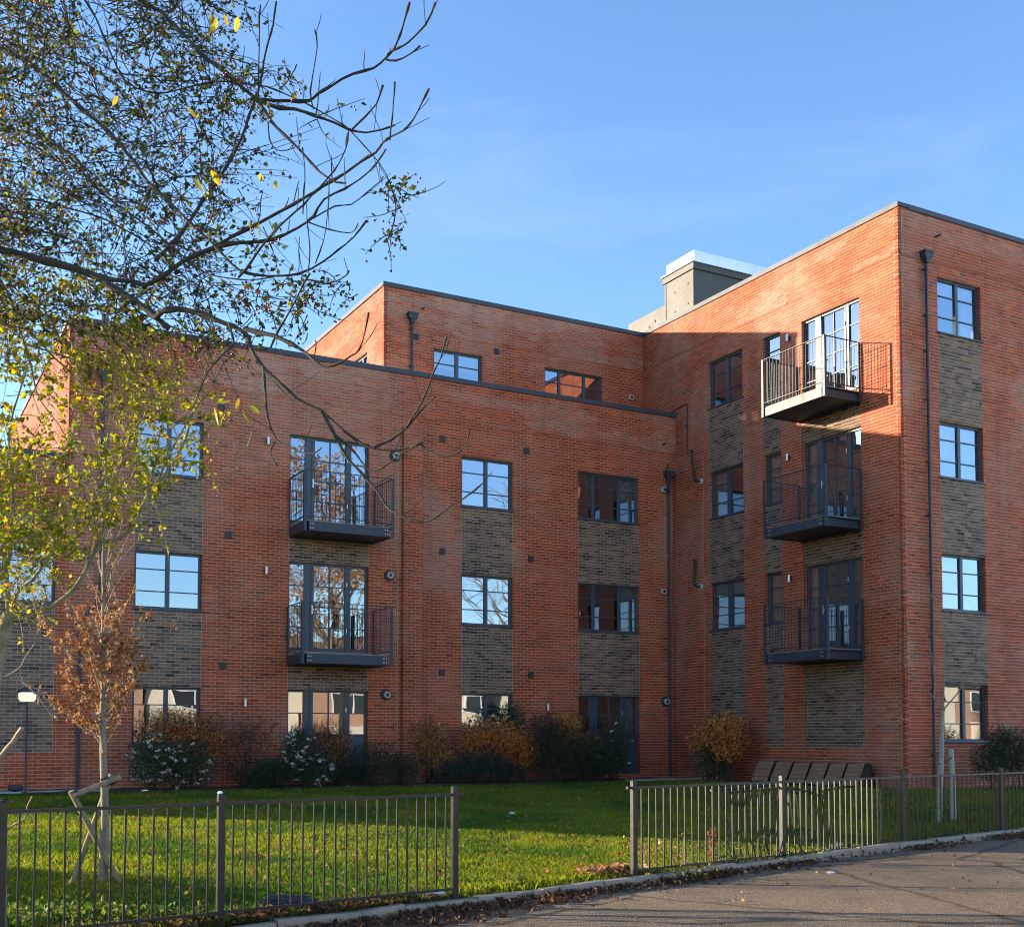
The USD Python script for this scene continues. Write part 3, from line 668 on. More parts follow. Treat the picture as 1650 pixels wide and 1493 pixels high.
for (x, y) in ((368, 862), (359, 1072), (357, 657), (713, 707), (848, 726), (713, 888), (855, 900), (712, 1083), (855, 1086)): vent(at_y(x, y), (0, -1, 0))
for (x, y) in ((670, 542), (800, 566)): vent(at_y(x, y, 1.56), (0, -1, 0))
def flue(p, n, ring=True, white=True):
    p = np.array(p, float); n = np.array(n, float)
    o = thing('flue', None, None, parent=bld)
    if ring: obj('collar', tube([p + n * .002, p + n * .03], [.14, .125], 24), 'black_plastic', o, smooth=30)
    if white: obj('terminal', tube([p + n * .031, p + n * .10, p + n * .11, p + n * .111, p + n * .105], [.08, .08, .078, .054, .05], 20, False), 'white_plastic', o, smooth=30)
    obj('inner_pipe', tube([p + n * .02, p + n * .112], .049, 20), 'black_plastic', o, smooth=30)
for (x, y) in ((636, 735), (627, 927), (622, 1119), (1072, 1130)): flue(at_y(x, y), (0, -1, 0))
for (x, y) in ((1067, 789), (1067, 953)): flue(at_y(x, y), (0, -1, 0), ring=False)
flue(at_y(1015, 641, 1.56), (0, -1, 0), ring=False)
for (x, y, x2, y2) in ((1119, 727, 1132, 776), (1123, 903, 1132, 945)):
    e = at_x(x2, y2); t = at_x(x, y, -.1025)
    flue(e, (-1, 0, 0), ring=False)
    a = e + np.array([-.16, 0, 0])
    obj('plume_pipe', tube(smoothline([e + [-.08, 0, 0], a, a + [-.02, .10, .05], a + [-.02, .16, .16], (a[0] - .02, t[1] + .02, t[2] - .06), (a[0] - .02, t[1] + .0, t[2]), (a[0] + .0, t[1] - .10 + .2, t[2] + .03)], .05), .03, 10), 'black_plastic', bld, smooth=40)
e = at_y(1067, 789); a = e + np.array([.02, -.15, 0])
obj('plume_pipe', tube(smoothline([e + [0, -.1, 0], a + [.05, 0, .0], a + [.12, 0, .08], a + [.12, 0, .2], a + [.06, 0, .3], a + [.06, 0, .62], a + [.10, 0, .7]], .05), .03, 10), 'black_plastic', bld, smooth=40)
def wall_lamp(p, n):
    p = np.array(p, float); n = np.array(n, float)
    o = obj('wall_lamp', tube([p + n * .075 - [0, 0, .085], p + n * .075 + [0, 0, .085]], .035, 14), 'steel', bld, smooth=40)
    obj('bracket', bar(p, p + n * .045, .05, .07), 'black_plastic', o)
for (x, y) in ((431, 711), (428, 919), (394, 1132), (881, 1139)): wall_lamp(at_y(x, y), (0, -1, 0))
for (x, y) in ((1272, 545), (1272, 737), (1275, 932)): wall_lamp(at_x(x, y), (-1, 0, 0))
# conduit on the right wing
c0, c1, c2 = at_x(1073, 662, -.02), at_x(1107, 649, -.02), at_x(1110, 730, -.02)
c0 = np.array([-.02, .35, c1[2] - .12]); c2[1] = c1[1]
o = obj('conduit', tube([c0, c1 + [0, .03, 0], c1, c1 - [0, 0, .04], c2], .013, 6), 'metal_grey', bld)
obj('junction_box', bar(c1 - [.0, 0, .62], c1 - [.0, 0.0, .70], .07, .07), 'metal_grey', o)

# roof plant above the parapet of the right wing
px_ = 1.5
plant = thing('roof_plant_enclosure', None, None, parent=bld)
obj('lower_duct', join([box(px_, px_ + 2.2, 2.50, 4.45, 11.9, 14.24)]), 'roof_plant', plant)
obj('upper_box', box(px_ - .03, px_ + 2.9, 1.02, 2.46, 11.9, 14.86), 'roof_plant', plant)
obj('upper_trim', box(px_ - .08, px_ + 2.96, .97, 2.51, 14.86, 15.05), 'roof_plant', plant)
obj('drip_edge', box(px_ - .13, px_ + 3.02, .92, 2.56, 15.05, 15.085), 'white_cap', plant)
obj('cap', box(px_ - .02, px_ + 2.86, 1.0, 2.36, 15.088, 15.42), 'white_cap', plant)
for yy in (1.0, 2.44):
    obj('corner_trim', box(px_ - .045, px_ - .031, yy + .02 if yy < 2 else yy - .06, yy + .06 if yy < 2 else yy, 11.9, 14.855), 'roof_plant', plant)
rb = np.random.default_rng(4)
for yy, zz in ((1.3, 14.5), (1.3, 13.9), (1.95, 14.45), (1.95, 13.85), (2.2, 13.4), (1.6, 13.3), (3.0, 13.9), (3.3, 13.8), (3.7, 13.7), (4.1, 13.6), (2.8, 13.5)):
    obj('fixing', tube([(px_ - (.03 if yy < 2.47 else 0) - .018, yy, zz), (px_ + .01, yy, zz)], [.03, .06], 10), 'roof_plant', plant, smooth=60)

# ================================================================ GROUND
def fence_y(x): return -15.14 + 0.19 * (x + 14.28)
def lawn_z(x, y):
    x, y = np.asarray(x, float), np.asarray(y, float)
    f = fence_y(x)
    w = np.clip((x + 3.5) / 3.0, 0, 1); w = w * w * (3 - 2 * w)
    yt = -1.2 * (1 - w) + (-8.9) * w
    t = np.clip((y - f) / (yt - f), 0, 1)
    t = t ** 0.85
    z = -0.72 + 0.58 * t
    return z + 0.035 * (meshkit.fbm(np.stack([x * .5, y * .5, x * 0], -1), 3) - .5) * np.clip((y - f) / 1.0, 0.2, 1)
def grid(x0, x1, y0, y1, nx, ny, zf):
    xs, ys = np.linspace(x0, x1, nx), np.linspace(y0, y1, ny)
    X, Y = np.meshgrid(xs, ys, indexing='ij')
    v = np.stack([X, Y, zf(X, Y)], -1).reshape(-1, 3)
    i, j = np.meshgrid(np.arange(nx - 1), np.arange(ny - 1), indexing='ij')
    a = (i * ny + j).ravel(); b = a + ny
    return v, np.vstack([np.stack([a, b, b + 1], 1), np.stack([a, b + 1, a + 1], 1)])
KW = 0.135
def kerb_back(x): return fence_y(x) - 0.075
lv, lf = grid(0, 1, 0, 1, 240, 90, lambda X, Y: X * 0)
lx = -40 + 66 * lv[:, 0]; ly = kerb_back(lx) + (0.6 - kerb_back(lx)) * lv[:, 1] ** 1.0
lv = np.stack([lx, ly, lawn_z(lx, ly)], 1)
obj('lawn', (lv, lf), 'lawn_turf', smooth=True, kind='structure', label='mown grass slope between the railings and the brick building')
rz = -0.845
def road_z(X, Y): return rz + 0.012 * (X + 14) * 0.4 + 0.006 * np.sin(X * .7) * np.cos(Y * .5)
rv, rf = grid(0, 1, 0, 1, 200, 40, lambda X, Y: X * 0)
rx = -45 + 75 * rv[:, 0]; kb = kerb_back(rx) - KW + .02; ry = kb + (-31 - kb) * rv[:, 1]
def rzz(x, y): return -0.835 + 0.0135 * np.clip(x + 15, -6, 14) + 0.006 * np.sin(x * .7) * np.cos(y * .5) - 0.02 * np.clip((fence_y(x) - y) / 3.0, 0, 1) + .02
rv = np.stack([rx, ry, rzz(rx, ry)], 1)
obj('road', (rv, rf[:, ::-1]), 'asphalt', smooth=True, kind='structure', label='worn tarmac road in front of the kerb')
obj('ground', box(-260, 260, -260, 260, -1.6, -1.2), 'soil', kind='structure')
obj('pavement', box(-45, 60, -34.5, -31, -1.2, -0.72), 'paving', kind='structure', label='pavement on the near side of the road')
# kerb stones
kerb = thing('kerb', 'row of pale concrete kerb stones between road and lawn', None, kind='structure')
x = -22.0; ki = 0
rk = np.random.default_rng(8)
while x < 6:
    ln = .915 * (1 if rk.random() > .15 else .55)
    a, b = x + .004, x + ln - .004
    tz = rk.normal(0, .006); ty = rk.normal(0, .006); tilt = rk.normal(0, .006)
    v = []
    for xx, tt in ((a, -1), (b, 1)):
        yb = kerb_back(xx) + ty; zt = rzz(xx, yb - KW) + .105 + tz + tilt * tt
        v += [(xx, yb, zt - .3), (xx, yb, zt), (xx, yb - KW + .03, zt), (xx, yb - KW + .008, zt - .012), (xx, yb - KW, zt - .035), (xx, yb - KW - .012, zt - .3)]
    v = np.array(v); f = []
    for k in range(5): f += [[k, k + 1, k + 7], [k, k + 7, k + 6]]
    f += [[0, 2, 1], [0, 3, 2], [0, 4, 3], [0, 5, 4], [6, 7, 8], [6, 8, 9], [6, 9, 10], [6, 10, 11]]
    obj('kerb_stone', (v, np.array(f)), 'kerb_concrete', kerb)
    x += ln; ki += 1
# mowing strip and soil bed at the foot of the walls
obj('planting_bed', join([grid(-17, -.9, -1.55, -.02, 60, 8, lambda X, Y: lawn_z(X, Y) + .03 + .02 * np.sin(X * 5) * np.cos(Y * 7))]), 'soil', smooth=True, kind='structure')
strip = thing('paved_strip', 'narrow grey paving strip at the foot of the brick wall', None, kind='structure')
for i in range(8):
    obj('slab', box(-2.6 + i * .46, -2.6 + i * .46 + .45, -1.75, -1.25, -.3, -.085), 'paving', strip)
for i in range(4):
    obj('slab', box(-17.4 + i * .5, -17.4 + i * .5 + .49, -.9, -.35, -.35, -.10), 'paving', strip)

# grass
def blades(n, seed):
    r = np.random.default_rng(seed)
    x = r.uniform(-20.5, 9.5, n); t = r.random(n) ** 1.35
    y0 = kerb_back(x) + .03
    y1 = np.where(x > -0.8, -YC - .4, -1.4)
    y = y0 + (y1 - y0) * t
    near = (y - y0)
    bare = meshkit.fbm(np.stack([x * 1.7, y * 2.5, x * 0 + 3], -1), 3)
    keep = ~((x < -17) & (y > -.5)) & ~((near < .15 + .9 * np.clip(bare - .42, 0, 1)) & (r.random(n) < .8)) & ~((bare > .66) & (r.random(n) < .6))
    x, y, near = x[keep], y[keep], near[keep]; n = len(x)
    h = r.uniform(.025, .062, n) * (1 + 1.0 * (near < .35) * r.random(n))
    w = r.uniform(.0028, .0058, n)
    z = lawn_z(x, y)
    a = r.uniform(0, 2 * np.pi, n); la = r.uniform(0, 2 * np.pi, n); lean = h * r.uniform(.15, .9, n)
    b = np.stack([x, y, z - .004], 1)
    s = np.stack([np.cos(a), np.sin(a), a * 0], 1) * w[:, None]
    mid = b + np.stack([np.cos(la) * lean * .35, np.sin(la) * lean * .35, h * .62], 1)
    tip = b + np.stack([np.cos(la) * lean, np.sin(la) * lean, h], 1)
    V = np.stack([b - s, b + s, mid + s * .7, tip], 1)
    F = np.array([[0, 1, 2], [0, 2, 3]])[None] + (np.arange(n) * 4)[:, None, None]
    patch = meshkit.fbm(np.stack([x * .8, y * .8, x * 0], -1), 3, 7)
    c0, c1 = np.array([.050, .122, .008]), np.array([.200, .232, .012])
    tt = np.clip((patch - .5) * 2.6 + .5 + r.normal(0, .25, n), 0, 1)[:, None]
    col = (c0 * (1 - tt) + c1 * tt) * np.exp(r.normal(0, .18, (n, 1)))
    dry = r.random(n) < .05; col[dry] = np.array([.22, .19, .08]) * np.exp(r.normal(0, .2, (dry.sum(), 1)))
    return (V.reshape(-1, 3), F.reshape(-1, 3)), np.repeat(col, 4, 0)
m, c = blades(560000, 21)
obj('grass', m, 'grass_blade', color=c, kind='stuff', label='short green grass of the lawn', category='grass')

# ---------------------------------------------------------------- leaves
def leaf_mesh(P, size, r, cols, flat=0.0, aspect=.62, curl=.25):
    """two-sided leaves: a folded blade of 4 triangles each"""
    n = len(P)
    a = r.normal(size=(n, 3)); a[:, 2] *= (1 - flat); a /= np.linalg.norm(a, axis=1, keepdims=True)
    nn = r.normal(size=(n, 3)); nn[:, 2] += flat * 4; b = np.cross(nn, a); b /= np.linalg.norm(b, axis=1, keepdims=True) + 1e-9
    c = np.cross(a, b)
    s = (size * np.exp(r.normal(0, .22, n)))[:, None]
    w = s * aspect * .5
    V = np.stack([P, P + a * s * .45 + b * w + c * s * curl * .5, P + a * s + c * s * curl * r.normal(0, .6, (n, 1)), P + a * s * .45 - b * w + c * s * curl * .5, P + a * s * .5], 1)
    F = np.array([[0, 4, 1], [1, 4, 2], [0, 3, 4], [3, 2, 4]])[None] + (np.arange(n) * 5)[:, None, None]
    return (V.reshape(-1, 3), F.reshape(-1, 3)), np.repeat(cols, 5, 0)
def palette(n, r, cols, w, jit=.15):
    cols = np.array(cols); k = r.choice(len(cols), n, p=np.array(w) / np.sum(w))
    return cols[k] * np.exp(r.normal(0, jit, (n, 1))) * np.exp(r.normal(0, .05, (n, 3)))
def berries(P, rad, r):
    o = np.array([[1, 0, 0], [-1, 0, 0], [0, 1, 0], [0, -1, 0], [0, 0, 1], [0, 0, -1]], float)
    F = np.array([[0, 2, 4], [2, 1, 4], [1, 3, 4], [3, 0, 4], [2, 0, 5], [1, 2, 5], [3, 1, 5], [0, 3, 5]])
    n = len(P)
    V = P[:, None] + o[None] * (rad * np.exp(r.normal(0, .12, n)))[:, None, None]
    return V.reshape(-1, 3), (F[None] + (np.arange(n) * 6)[:, None, None]).reshape(-1, 3)
#MORE
# ================================================================ RAILINGS
def at_fence(x, y, off=0.0):
    d = ray(x, y); n = np.array([-0.19, 1.0, 0]); c = -15.14 + 0.19 * 14.28 + off
    return EYE + d * ((c - EYE @ n) / (d @ n))
FB = lambda x: float(lawn_z(x, fence_y(x)))
def fence_post(x, f, top=1.2):
    y, z = fence_y(x), FB(x)
    s = .032
    lev = [(s, -.25), (s, top - .02), (s * .92, top - .012), (s * .6, top), (.0, top + .006)]
    v, fa = [], []
    for i, (w, h) in enumerate(lev):
        v += [(x - w, y - w, z + h), (x + w, y - w, z + h), (x + w, y + w, z + h), (x - w, y + w, z + h)]
        if i:
            for k in range(4):
                a, b, c, d = (i - 1) * 4 + k, (i - 1) * 4 + (k + 1) % 4, i * 4 + (k + 1) % 4, i * 4 + k
                fa += [[a, b, c], [a, c, d]]
    obj('post', (np.array(v), np.array(fa)), 'fence_paint', f)
def fence_panel(xa, xb, f, n=None, skip=()):
    pa, pb = np.array([xa, fence_y(xa), FB(xa)]), np.array([xb, fence_y(xb), FB(xb)])
    up = np.array([0, 0, 1.0])
    ta, tb = pa + up * 1.105, pb + up * 1.105
    ba, bb = pa + up * .105, pb + up * .105
    d = (pb - pa) / np.linalg.norm(pb - pa)
    obj('rail', bar(ta, tb, .042, .028), 'fence_paint', f)
    obj('rail', bar(ba, bb, .042, .024), 'fence_paint', f)
    n = n or int(round(np.linalg.norm(pb - pa) / .125))
    r = np.random.default_rng(int(abs(xa) * 100))
    for i in range(1, n):
        t = i / n
        j = r.normal(0, .003, 2)
        obj('bar', bar(ba * (1 - t) + bb * t + d * j[0], ta * (1 - t) + tb * t - up * .008 + d * j[1], .017, .017, up=(1, 0, 0)), 'fence_paint', f)
def clip_at(x, f, side):
    y, z = fence_y(x), FB(x)
    obj('clamp', join([box(x + side * .034, x + side * .10, y - .02, y + .02, z + 1.09, z + 1.12), box(x - .042, x + .042, y - .040, y - .033, z + 1.085, z + 1.125)]), 'fence_paint', f)
f1 = thing('railing_fence', 'black metal railings left of the gap, in front of the young brown-leaved tree', 'fence')
XP = [-18.83, -16.93, -14.28]
for x in XP: fence_post(x, f1)
fence_panel(-20.9, XP[0], f1); fence_panel(XP[0], XP[1], f1, 15); fence_panel(XP[1], XP[2], f1, 22)
clip_at(XP[2], f1, 1); clip_at(XP[1], f1, -1)
f2 = thing('railing_fence', 'black metal railings right of the gap, running along the kerb past the birch', 'fence')
XQ = [-11.61, -8.77, -5.88, -2.97, -.1, 2.8]
for x in XQ: fence_post(x, f2)
for a, b in zip(XQ[:-1], XQ[1:]): fence_panel(a, b, f2, 22)
clip_at(XQ[0], f2, -1)
# bent loose panel leaning behind the fence
f3 = thing('bent_railing_panel', 'bent and buckled loose railing panel leaning behind the fence near the brown benches', 'railing panel')
top = [(1145, 1273), (1172, 1270), (1200, 1268), (1230, 1265), (1250, 1264), (1262, 1268), (1282, 1277), (1300, 1271), (1325, 1265), (1352, 1262)]
bot = [(1178, 1396), (1205, 1394), (1235, 1391), (1262, 1389), (1290, 1384), (1312, 1382), (1335, 1379), (1362, 1375)]
tp = smoothline([at_fence(x, y, .16 + (.14 if 1255 < x < 1300 else 0)) for x, y in top], .06)
bp = smoothline([at_fence(x, y, .13) for x, y in bot], .06)
obj('rail', tube(tp, .017, 6), 'fence_paint', f3)
obj('rail', tube(bp, .013, 6), 'fence_paint', f3)
rf_ = np.random.default_rng(17)
for i in range(21):
    t = (i + .7) / 21.5
    a = tp[int(t * (len(tp) - 1))]; b = bp[int(np.clip(t + rf_.normal(0, .004), 0, 1) * (len(bp) - 1))]
    w = math.exp(-((t - .50) / .12) ** 2)
    mid = (a + b) / 2 + np.array([rf_.normal(-.02, .16) * w + rf_.normal(0, .01), .05 * w, 0]) + np.array([0, 0, .1 * w])
    b2 = b + np.array([rf_.normal(0, .22) * w, 0, 0])
    obj('bar', tube(smoothline([a, mid, b2], .12), .0092, 7, False), 'fence_paint', f3, smooth=50)

# ================================================================ TREES
def dep(p): return float((np.asarray(p) - EYE) @ FW_)
def trace(pts, d0, d1):
    n = len(pts)
    return np.array([at_d(x, y, d0 + (d1 - d0) * i / (n - 1)) for i, (x, y) in enumerate(pts)])
def limb(pts, r0, r1, buds=False, sides=7, wob=.006, r=None):
    p = smoothline(pts, .07)
    n = len(p); t = np.linspace(0, 1, n)
    rad = r0 + (r1 - r0) * t ** .8
    if r is not None:
        p = p + wob * np.cumsum(r.normal(size=(n, 3)), 0) * .35 * np.minimum(1, t * 6)[:, None] * np.minimum(1, (1 - t) * 6 + .1)[:, None]
        rad = rad * np.exp(r.normal(0, .06, n))
    if buds:
        k = np.arange(n) % 4 == 2
        rad = np.where(k & (rad < .02), rad * 1.45, rad)
        rad[-2:] = np.maximum(rad[-2:], r1) * 1.5
    return p, rad
def side_twigs(p, rad, r, spacing, ln, up=.5, spread=.8, start=.2, rr=.35, curve=.5, minr=.0022, maxr=.02):
    """shoots springing in pairs from a limb; returns (points, radii) pairs"""
    out = []
    seg = np.linalg.norm(np.diff(p, axis=0), axis=1); s = np.concatenate([[0], np.cumsum(seg)])
    x = s[-1] * start + r.uniform(0, spacing)
    while x < s[-1] * .97:
        i = min(int(np.searchsorted(s, x)), len(p) - 2)
        t = p[i + 1] - p[i]; t /= np.linalg.norm(t) + 1e-9
        side = r.normal(size=3); side -= t * (side @ t); side /= np.linalg.norm(side) + 1e-9
        d = t * (1 - spread) + side * spread + np.array([0, 0, up * r.uniform(.2, 1)])
        d /= np.linalg.norm(d)
        l = ln * r.uniform(.35, 1.15) * (1 - .45 * x / s[-1])
        n = max(4, int(l / .06)); tt = np.linspace(0, 1, n)[:, None]
        bend = np.array([0, 0, 1.0]) * curve + r.normal(0, .25, 3)
        q = p[i] + d * l * tt + bend * l * .35 * tt ** 2 + .004 * np.cumsum(r.normal(size=(n, 3)), 0) * (tt > 0)
        ra = np.clip(rad[i] * rr, minr, maxr)
        k = np.where(np.arange(n) % 3 == 2, 1.35, 1.0)
        out.append((q, (ra + (minr - ra) * tt[:, 0]) * k))
        x += spacing * r.uniform(.5, 1.5)
    return out
def grow(x0, d, l, r, n=6, bend=.35, sag=0.0, wob=.012):
    d = np.asarray(d, float); d = d / (np.linalg.norm(d) + 1e-9)
    tt = np.linspace(0, 1, n)[:, None]
    b = r.normal(0, bend, 3) + np.array([0, 0, sag])
    return np.asarray(x0) + d * l * tt + b * l * .5 * tt ** 2 + wob * l * np.cumsum(r.normal(size=(n, 3)), 0) * (tt > 0)
def many(tubes, sides=4):
    return join([tube(p, ra, sides, False) for p, ra in tubes])

# ---- tall ash at the left, its limbs reaching over the lawn
ra_ = np.random.default_rng(31)
ash = thing('ash_tree', 'tall bare-twigged tree at the left, long dark limbs reaching across the sky', 'tree')
TB = at_d(-330, 1440, 9.5); TB[2] = -.8
trunk_pts = np.array([TB, TB + [.02, .0, 1.5], TB + [.08, .04, 3.2], TB + [.05, .1, 5.0], TB + [.16, .05, 6.6], TB + [.2, .1, 8.2], TB + [.1, .2, 10.0]])
p, rad = limb(trunk_pts, .21, .06, r=ra_, sides=12)
obj('trunk', tube(p, rad, 12), 'bark_dark', ash, smooth=60)
def tz(z): return TB + np.array([.1, .06, z + .8])
LIMBS = [
 # (pixel trace, depth start, depth end, radius start, radius end, root height or None)
 ([(-150, 385), (0, 400), (44, 410), (87, 421), (131, 434), (153, 443), (185, 463), (218, 484), (240, 500), (249, 509), (261, 499), (284, 494), (315, 499), (354, 513), (393, 530), (403, 550), (410, 569), (426, 592), (451, 616), (478, 641), (519, 662), (540, 681), (575, 709), (603, 723), (641, 725), (666, 719), (680, 714)], 8.9, 7.6, .062, .006, 4.2),
 ([(238, 498), (249, 509), (262, 520), (272, 529)], 8.55, 8.5, .036, .014, None),
 ([(140, 438), (165, 449), (200, 454), (231, 459)], 8.7, 8.6, .030, .010, None),
 ([(393, 530), (420, 537), (440, 541), (470, 555), (490, 567), (500, 576), (519, 590), (540, 587), (564, 573), (578, 562), (587, 535), (594, 503)], 8.0, 7.4, .020, .004, None),
 ([(519, 662), (540, 702), (561, 740), (589, 768), (610, 793), (624, 815), (638, 826), (659, 836), (686, 840), (704, 831), (728, 813), (749, 801), (777, 779)], 7.75, 7.2, .014, .004, None),
 ([(603, 721), (631, 707), (655, 690), (664, 676), (676, 657), (686, 636), (693, 618), (702, 595), (711, 577), (720, 542)], 7.65, 7.3, .012, .004, None),
 ([(655, 690), (672, 668), (690, 648), (700, 638)], 7.6, 7.4, .009, .004, None),
 ([(540, 700), (570, 728), (596, 759), (617, 754), (641, 737), (666, 720)], 7.7, 7.4, .009, .004, None),
 ([(680, 717), (694, 730), (718, 737), (742, 726), (752, 710), (756, 693)], 7.6, 7.3, .008, .004, None),
 ([(424, 590), (427, 615), (429, 639), (432, 674), (446, 709), (464, 719), (484, 728), (505, 730), (518, 721)], 7.95, 7.5, .012, .004, None),
 ([(446, 709), (438, 722), (437, 735), (446, 749)], 7.8, 7.7, .007, .004, None),
 ([(426, 598), (450, 625), (480, 655), (512, 672)], 7.9, 7.6, .007, .003, None),
 ([(369, 520), (374, 540), (376, 554), (354, 575), (334, 600), (321, 627), (318, 641), (327, 651)], 8.1, 7.9, .011, .004, None),
 ([(60, -160), (150, -70), (229, 0), (262, 20), (284, 44), (305, 65), (325, 87), (364, 120), (389, 140), (414, 159), (430, 161), (465, 163), (496, 164), (511, 153), (534, 139), (567, 121), (600, 109), (618, 94), (633, 79), (640, 64), (646, 48), (653, 26), (660, 3)], 8.9, 7.9, .040, .006, 8.0),
 ([(624, 88), (640, 76), (656, 66), (682, 38), (701, 4)], 7.95, 7.8, .010, .005, None),
 ([(619, 95), (638, 98), (661, 87), (677, 74)], 7.95, 7.8, .009, .004, None),
 ([(414, 163), (453, 173), (478, 174), (511, 185), (542, 197), (567, 210), (593, 215), (618, 210), (636, 202)], 8.3, 8.0, .018, .005, None),
 ([(568, 208), (588, 188), (608, 165), (617, 137)], 8.1, 7.9, .009, .005, None),
 ([(418, 166), (426, 180), (435, 193), (458, 216), (483, 239), (509, 267), (524, 281), (542, 291), (557, 295)], 8.3, 7.9, .018, .005, None),
 ([(230, 462), (262, 445), (300, 418), (338, 403), (376, 383), (415, 362), (453, 342), (491, 320), (516, 304), (555, 281), (580, 263), (605, 248), (618, 234), (633, 224), (654, 214), (669, 196), (682, 168), (692, 143)], 8.6, 7.5, .022, .005, None),
 ([(628, 226), (632, 193), (634, 165), (636, 132)], 7.7, 7.6, .007, .004, None),
 ([(330, 405), (369, 393), (402, 390), (440, 383), (478, 365), (504, 347), (521, 321), (555, 304), (580, 288), (605, 265), (622, 240)], 8.4, 7.8, .020, .004, None),
 ([(384, 447), (397, 432), (415, 405), (440, 377), (478, 342), (499, 321), (529, 288), (544, 265), (557, 240), (561, 212)], 8.2, 7.8, .013, .004, None),
 ([(250, 420), (282, 388), (310, 352), (338, 309), (364, 273), (381, 240), (396, 205), (409, 173), (420, 143), (427, 102), (434, 70), (440, 43), (445, 3)], 8.6, 8.2, .018, .006, None),
 ([(416, 160), (418, 102), (420, 50), (420, 8)], 8.25, 8.1, .007, .004, None),
 ([(-160, 30), (-80, 50), (0, 76), (33, 92), (65, 113), (98, 144), (131, 172), (164, 199), (196, 233), (218, 262), (236, 290), (262, 316), (284, 338), (305, 360), (338, 391), (357, 412), (384, 436), (427, 444), (478, 441), (516, 422), (542, 403), (567, 383), (590, 355)], 9.0, 7.9, .042, .005, 5.6),
 ([(-60, 160), (0, 200), (60, 220), (120, 253), (140, 288), (175, 321), (207, 345), (240, 369), (273, 397), (305, 423), (330, 440), (349, 445), (402, 451), (440, 446)], 9.0, 8.2, .024, .004, 4.9),
 ([(-100, 300), (11, 319), (65, 325), (109, 336), (164, 353), (207, 373), (240, 393), (273, 421), (305, 454)], 9.0, 8.6, .020, .004, 4.6),
 ([(60, -120), (140, 0), (164, 39), (185, 92), (207, 131), (240, 148), (273, 149), (305, 140), (360, 131), (402, 135), (432, 140), (478, 158), (516, 176), (555, 201), (570, 214), (600, 248), (623, 280), (635, 315), (638, 342), (631, 372)], 9.1, 8.1, .017, .003, 7.2),
 ([(150, -120), (218, 0), (240, 44), (262, 92), (275, 122), (295, 166), (310, 196), (319, 236), (324, 280)], 9.0, 8.7, .013, .004, 7.8),
 ([(60, -100), (105, 0), (118, 55), (124, 109), (113, 150), (108, 200)], 9.2, 9.0, .012, .004, 7.0),
 ([(505, 176), (500, 150), (508, 100), (510, 75), (507, 48)], 8.2, 8.0, .006, .004, None),
 ([(440, 120), (452, 142), (470, 120), (478, 104)], 8.3, 8.2, .005, .003, None),
 ([(432, 196), (434, 225), (446, 243), (462, 246), (475, 238)], 8.2, 8.1, .006, .003, None),
 ([(504, 352), (540, 333), (565, 330), (590, 310), (610, 290), (617, 285)], 8.0, 7.8, .007, .003, None),
 ([(495, 358), (498, 400), (496, 440)], 8.0, 7.9, .006, .003, None),
 ([(497, 358), (530, 370), (560, 376), (572, 372), (577, 360)], 8.0, 7.8, .006, .003, None),
 ([(488, 345), (492, 290), (489, 250), (487, 238)], 8.0, 7.9, .006, .003, None),
 ([(530, 290), (528, 330), (522, 390), (508, 425)], 7.9, 7.8, .005, .003, None),
 ([(436, 560), (450, 530), (475, 490), (490, 460), (500, 440)], 7.9, 7.8, .009, .005, None),
 ([(495, 450), (525, 456), (550, 447), (562, 436)], 7.9, 7.8, .006, .004, None),
 ([(487, 555), (493, 545), (495, 537)], 7.7, 7.65, .004, .003, None),
 ([(506, 575), (508, 562), (508, 548)], 7.7, 7.65, .005, .003, None),
]
twigs = []
for pts, d0, d1, r0, r1, root in LIMBS:
    P3 = trace(pts, d0, d1)
    if root is not None: P3 = np.vstack([[tz(root)], P3])
    p, rad = limb(P3, r0 * .80, r1 * .85, buds=True, r=ra_, wob=.006)
    obj('branch', tube(p, rad, 8 if r0 > .03 else 6), 'bark_dark', ash, smooth=60)
    if r0 < .045:
        twigs += [(a, b) for a, b in side_twigs(p, rad, ra_, .26, .30, up=.7, spread=.6, start=.35, curve=.7, maxr=.005)]
obj('twigs', many(twigs), 'bark_dark', ash, kind='stuff')
# a few last large leaves on the ash twigs
LY = [(425, 297, 16), (447, 300, 17), (350, 38, 18), (362, 30, 15), (384, 36, 18), (342, 30, 14), (372, 655, 16), (385, 648, 14), (390, 668, 17), (356, 690, 18), (345, 665, 20), (400, 660, 15), (312, 296, 17), (340, 283, 18), (190, 165, 18), (300, 182, 18), (320, 196, 17)]
for x, y, s in LY:
    P0 = at_d(x, y - s * .5, 8.0 + ra_.uniform(-.2, .2))
    ll = s / F_PX * 8 * 1.5; aa = ra_.normal(size=3) * .5 + np.array([0, 0, -1.0]); aa /= np.linalg.norm(aa)
    bb2 = np.cross(aa, ra_.normal(size=3)); bb2 /= np.linalg.norm(bb2); cc = np.cross(aa, bb2)
    tt = np.linspace(0, 1, 9); hw = .21 * ll * np.sin(np.pi * tt ** .85) ** .8
    mid_ = P0 + aa * ll * tt[:, None] + cc * (ll * .22 * tt[:, None] ** 2)
    V_ = np.vstack([mid_, mid_ + bb2 * hw[:, None] + cc * hw[:, None] * .35, mid_ - bb2 * hw[:, None] + cc * hw[:, None] * .35])
    F_ = np.array([[i, i + 1, 9 + i + 1] for i in range(8)] + [[i, 9 + i + 1, 9 + i] for i in range(8)] + [[i, 18 + i + 1, i + 1] for i in range(8)] + [[i, 18 + i, 18 + i + 1] for i in range(8)])
    obj('leaf', (V_, F_), 'leaf', ash, color=np.repeat(palette(1, ra_, [(.30, .24, .035), (.20, .19, .04)], [1, 1]), 27, 0))

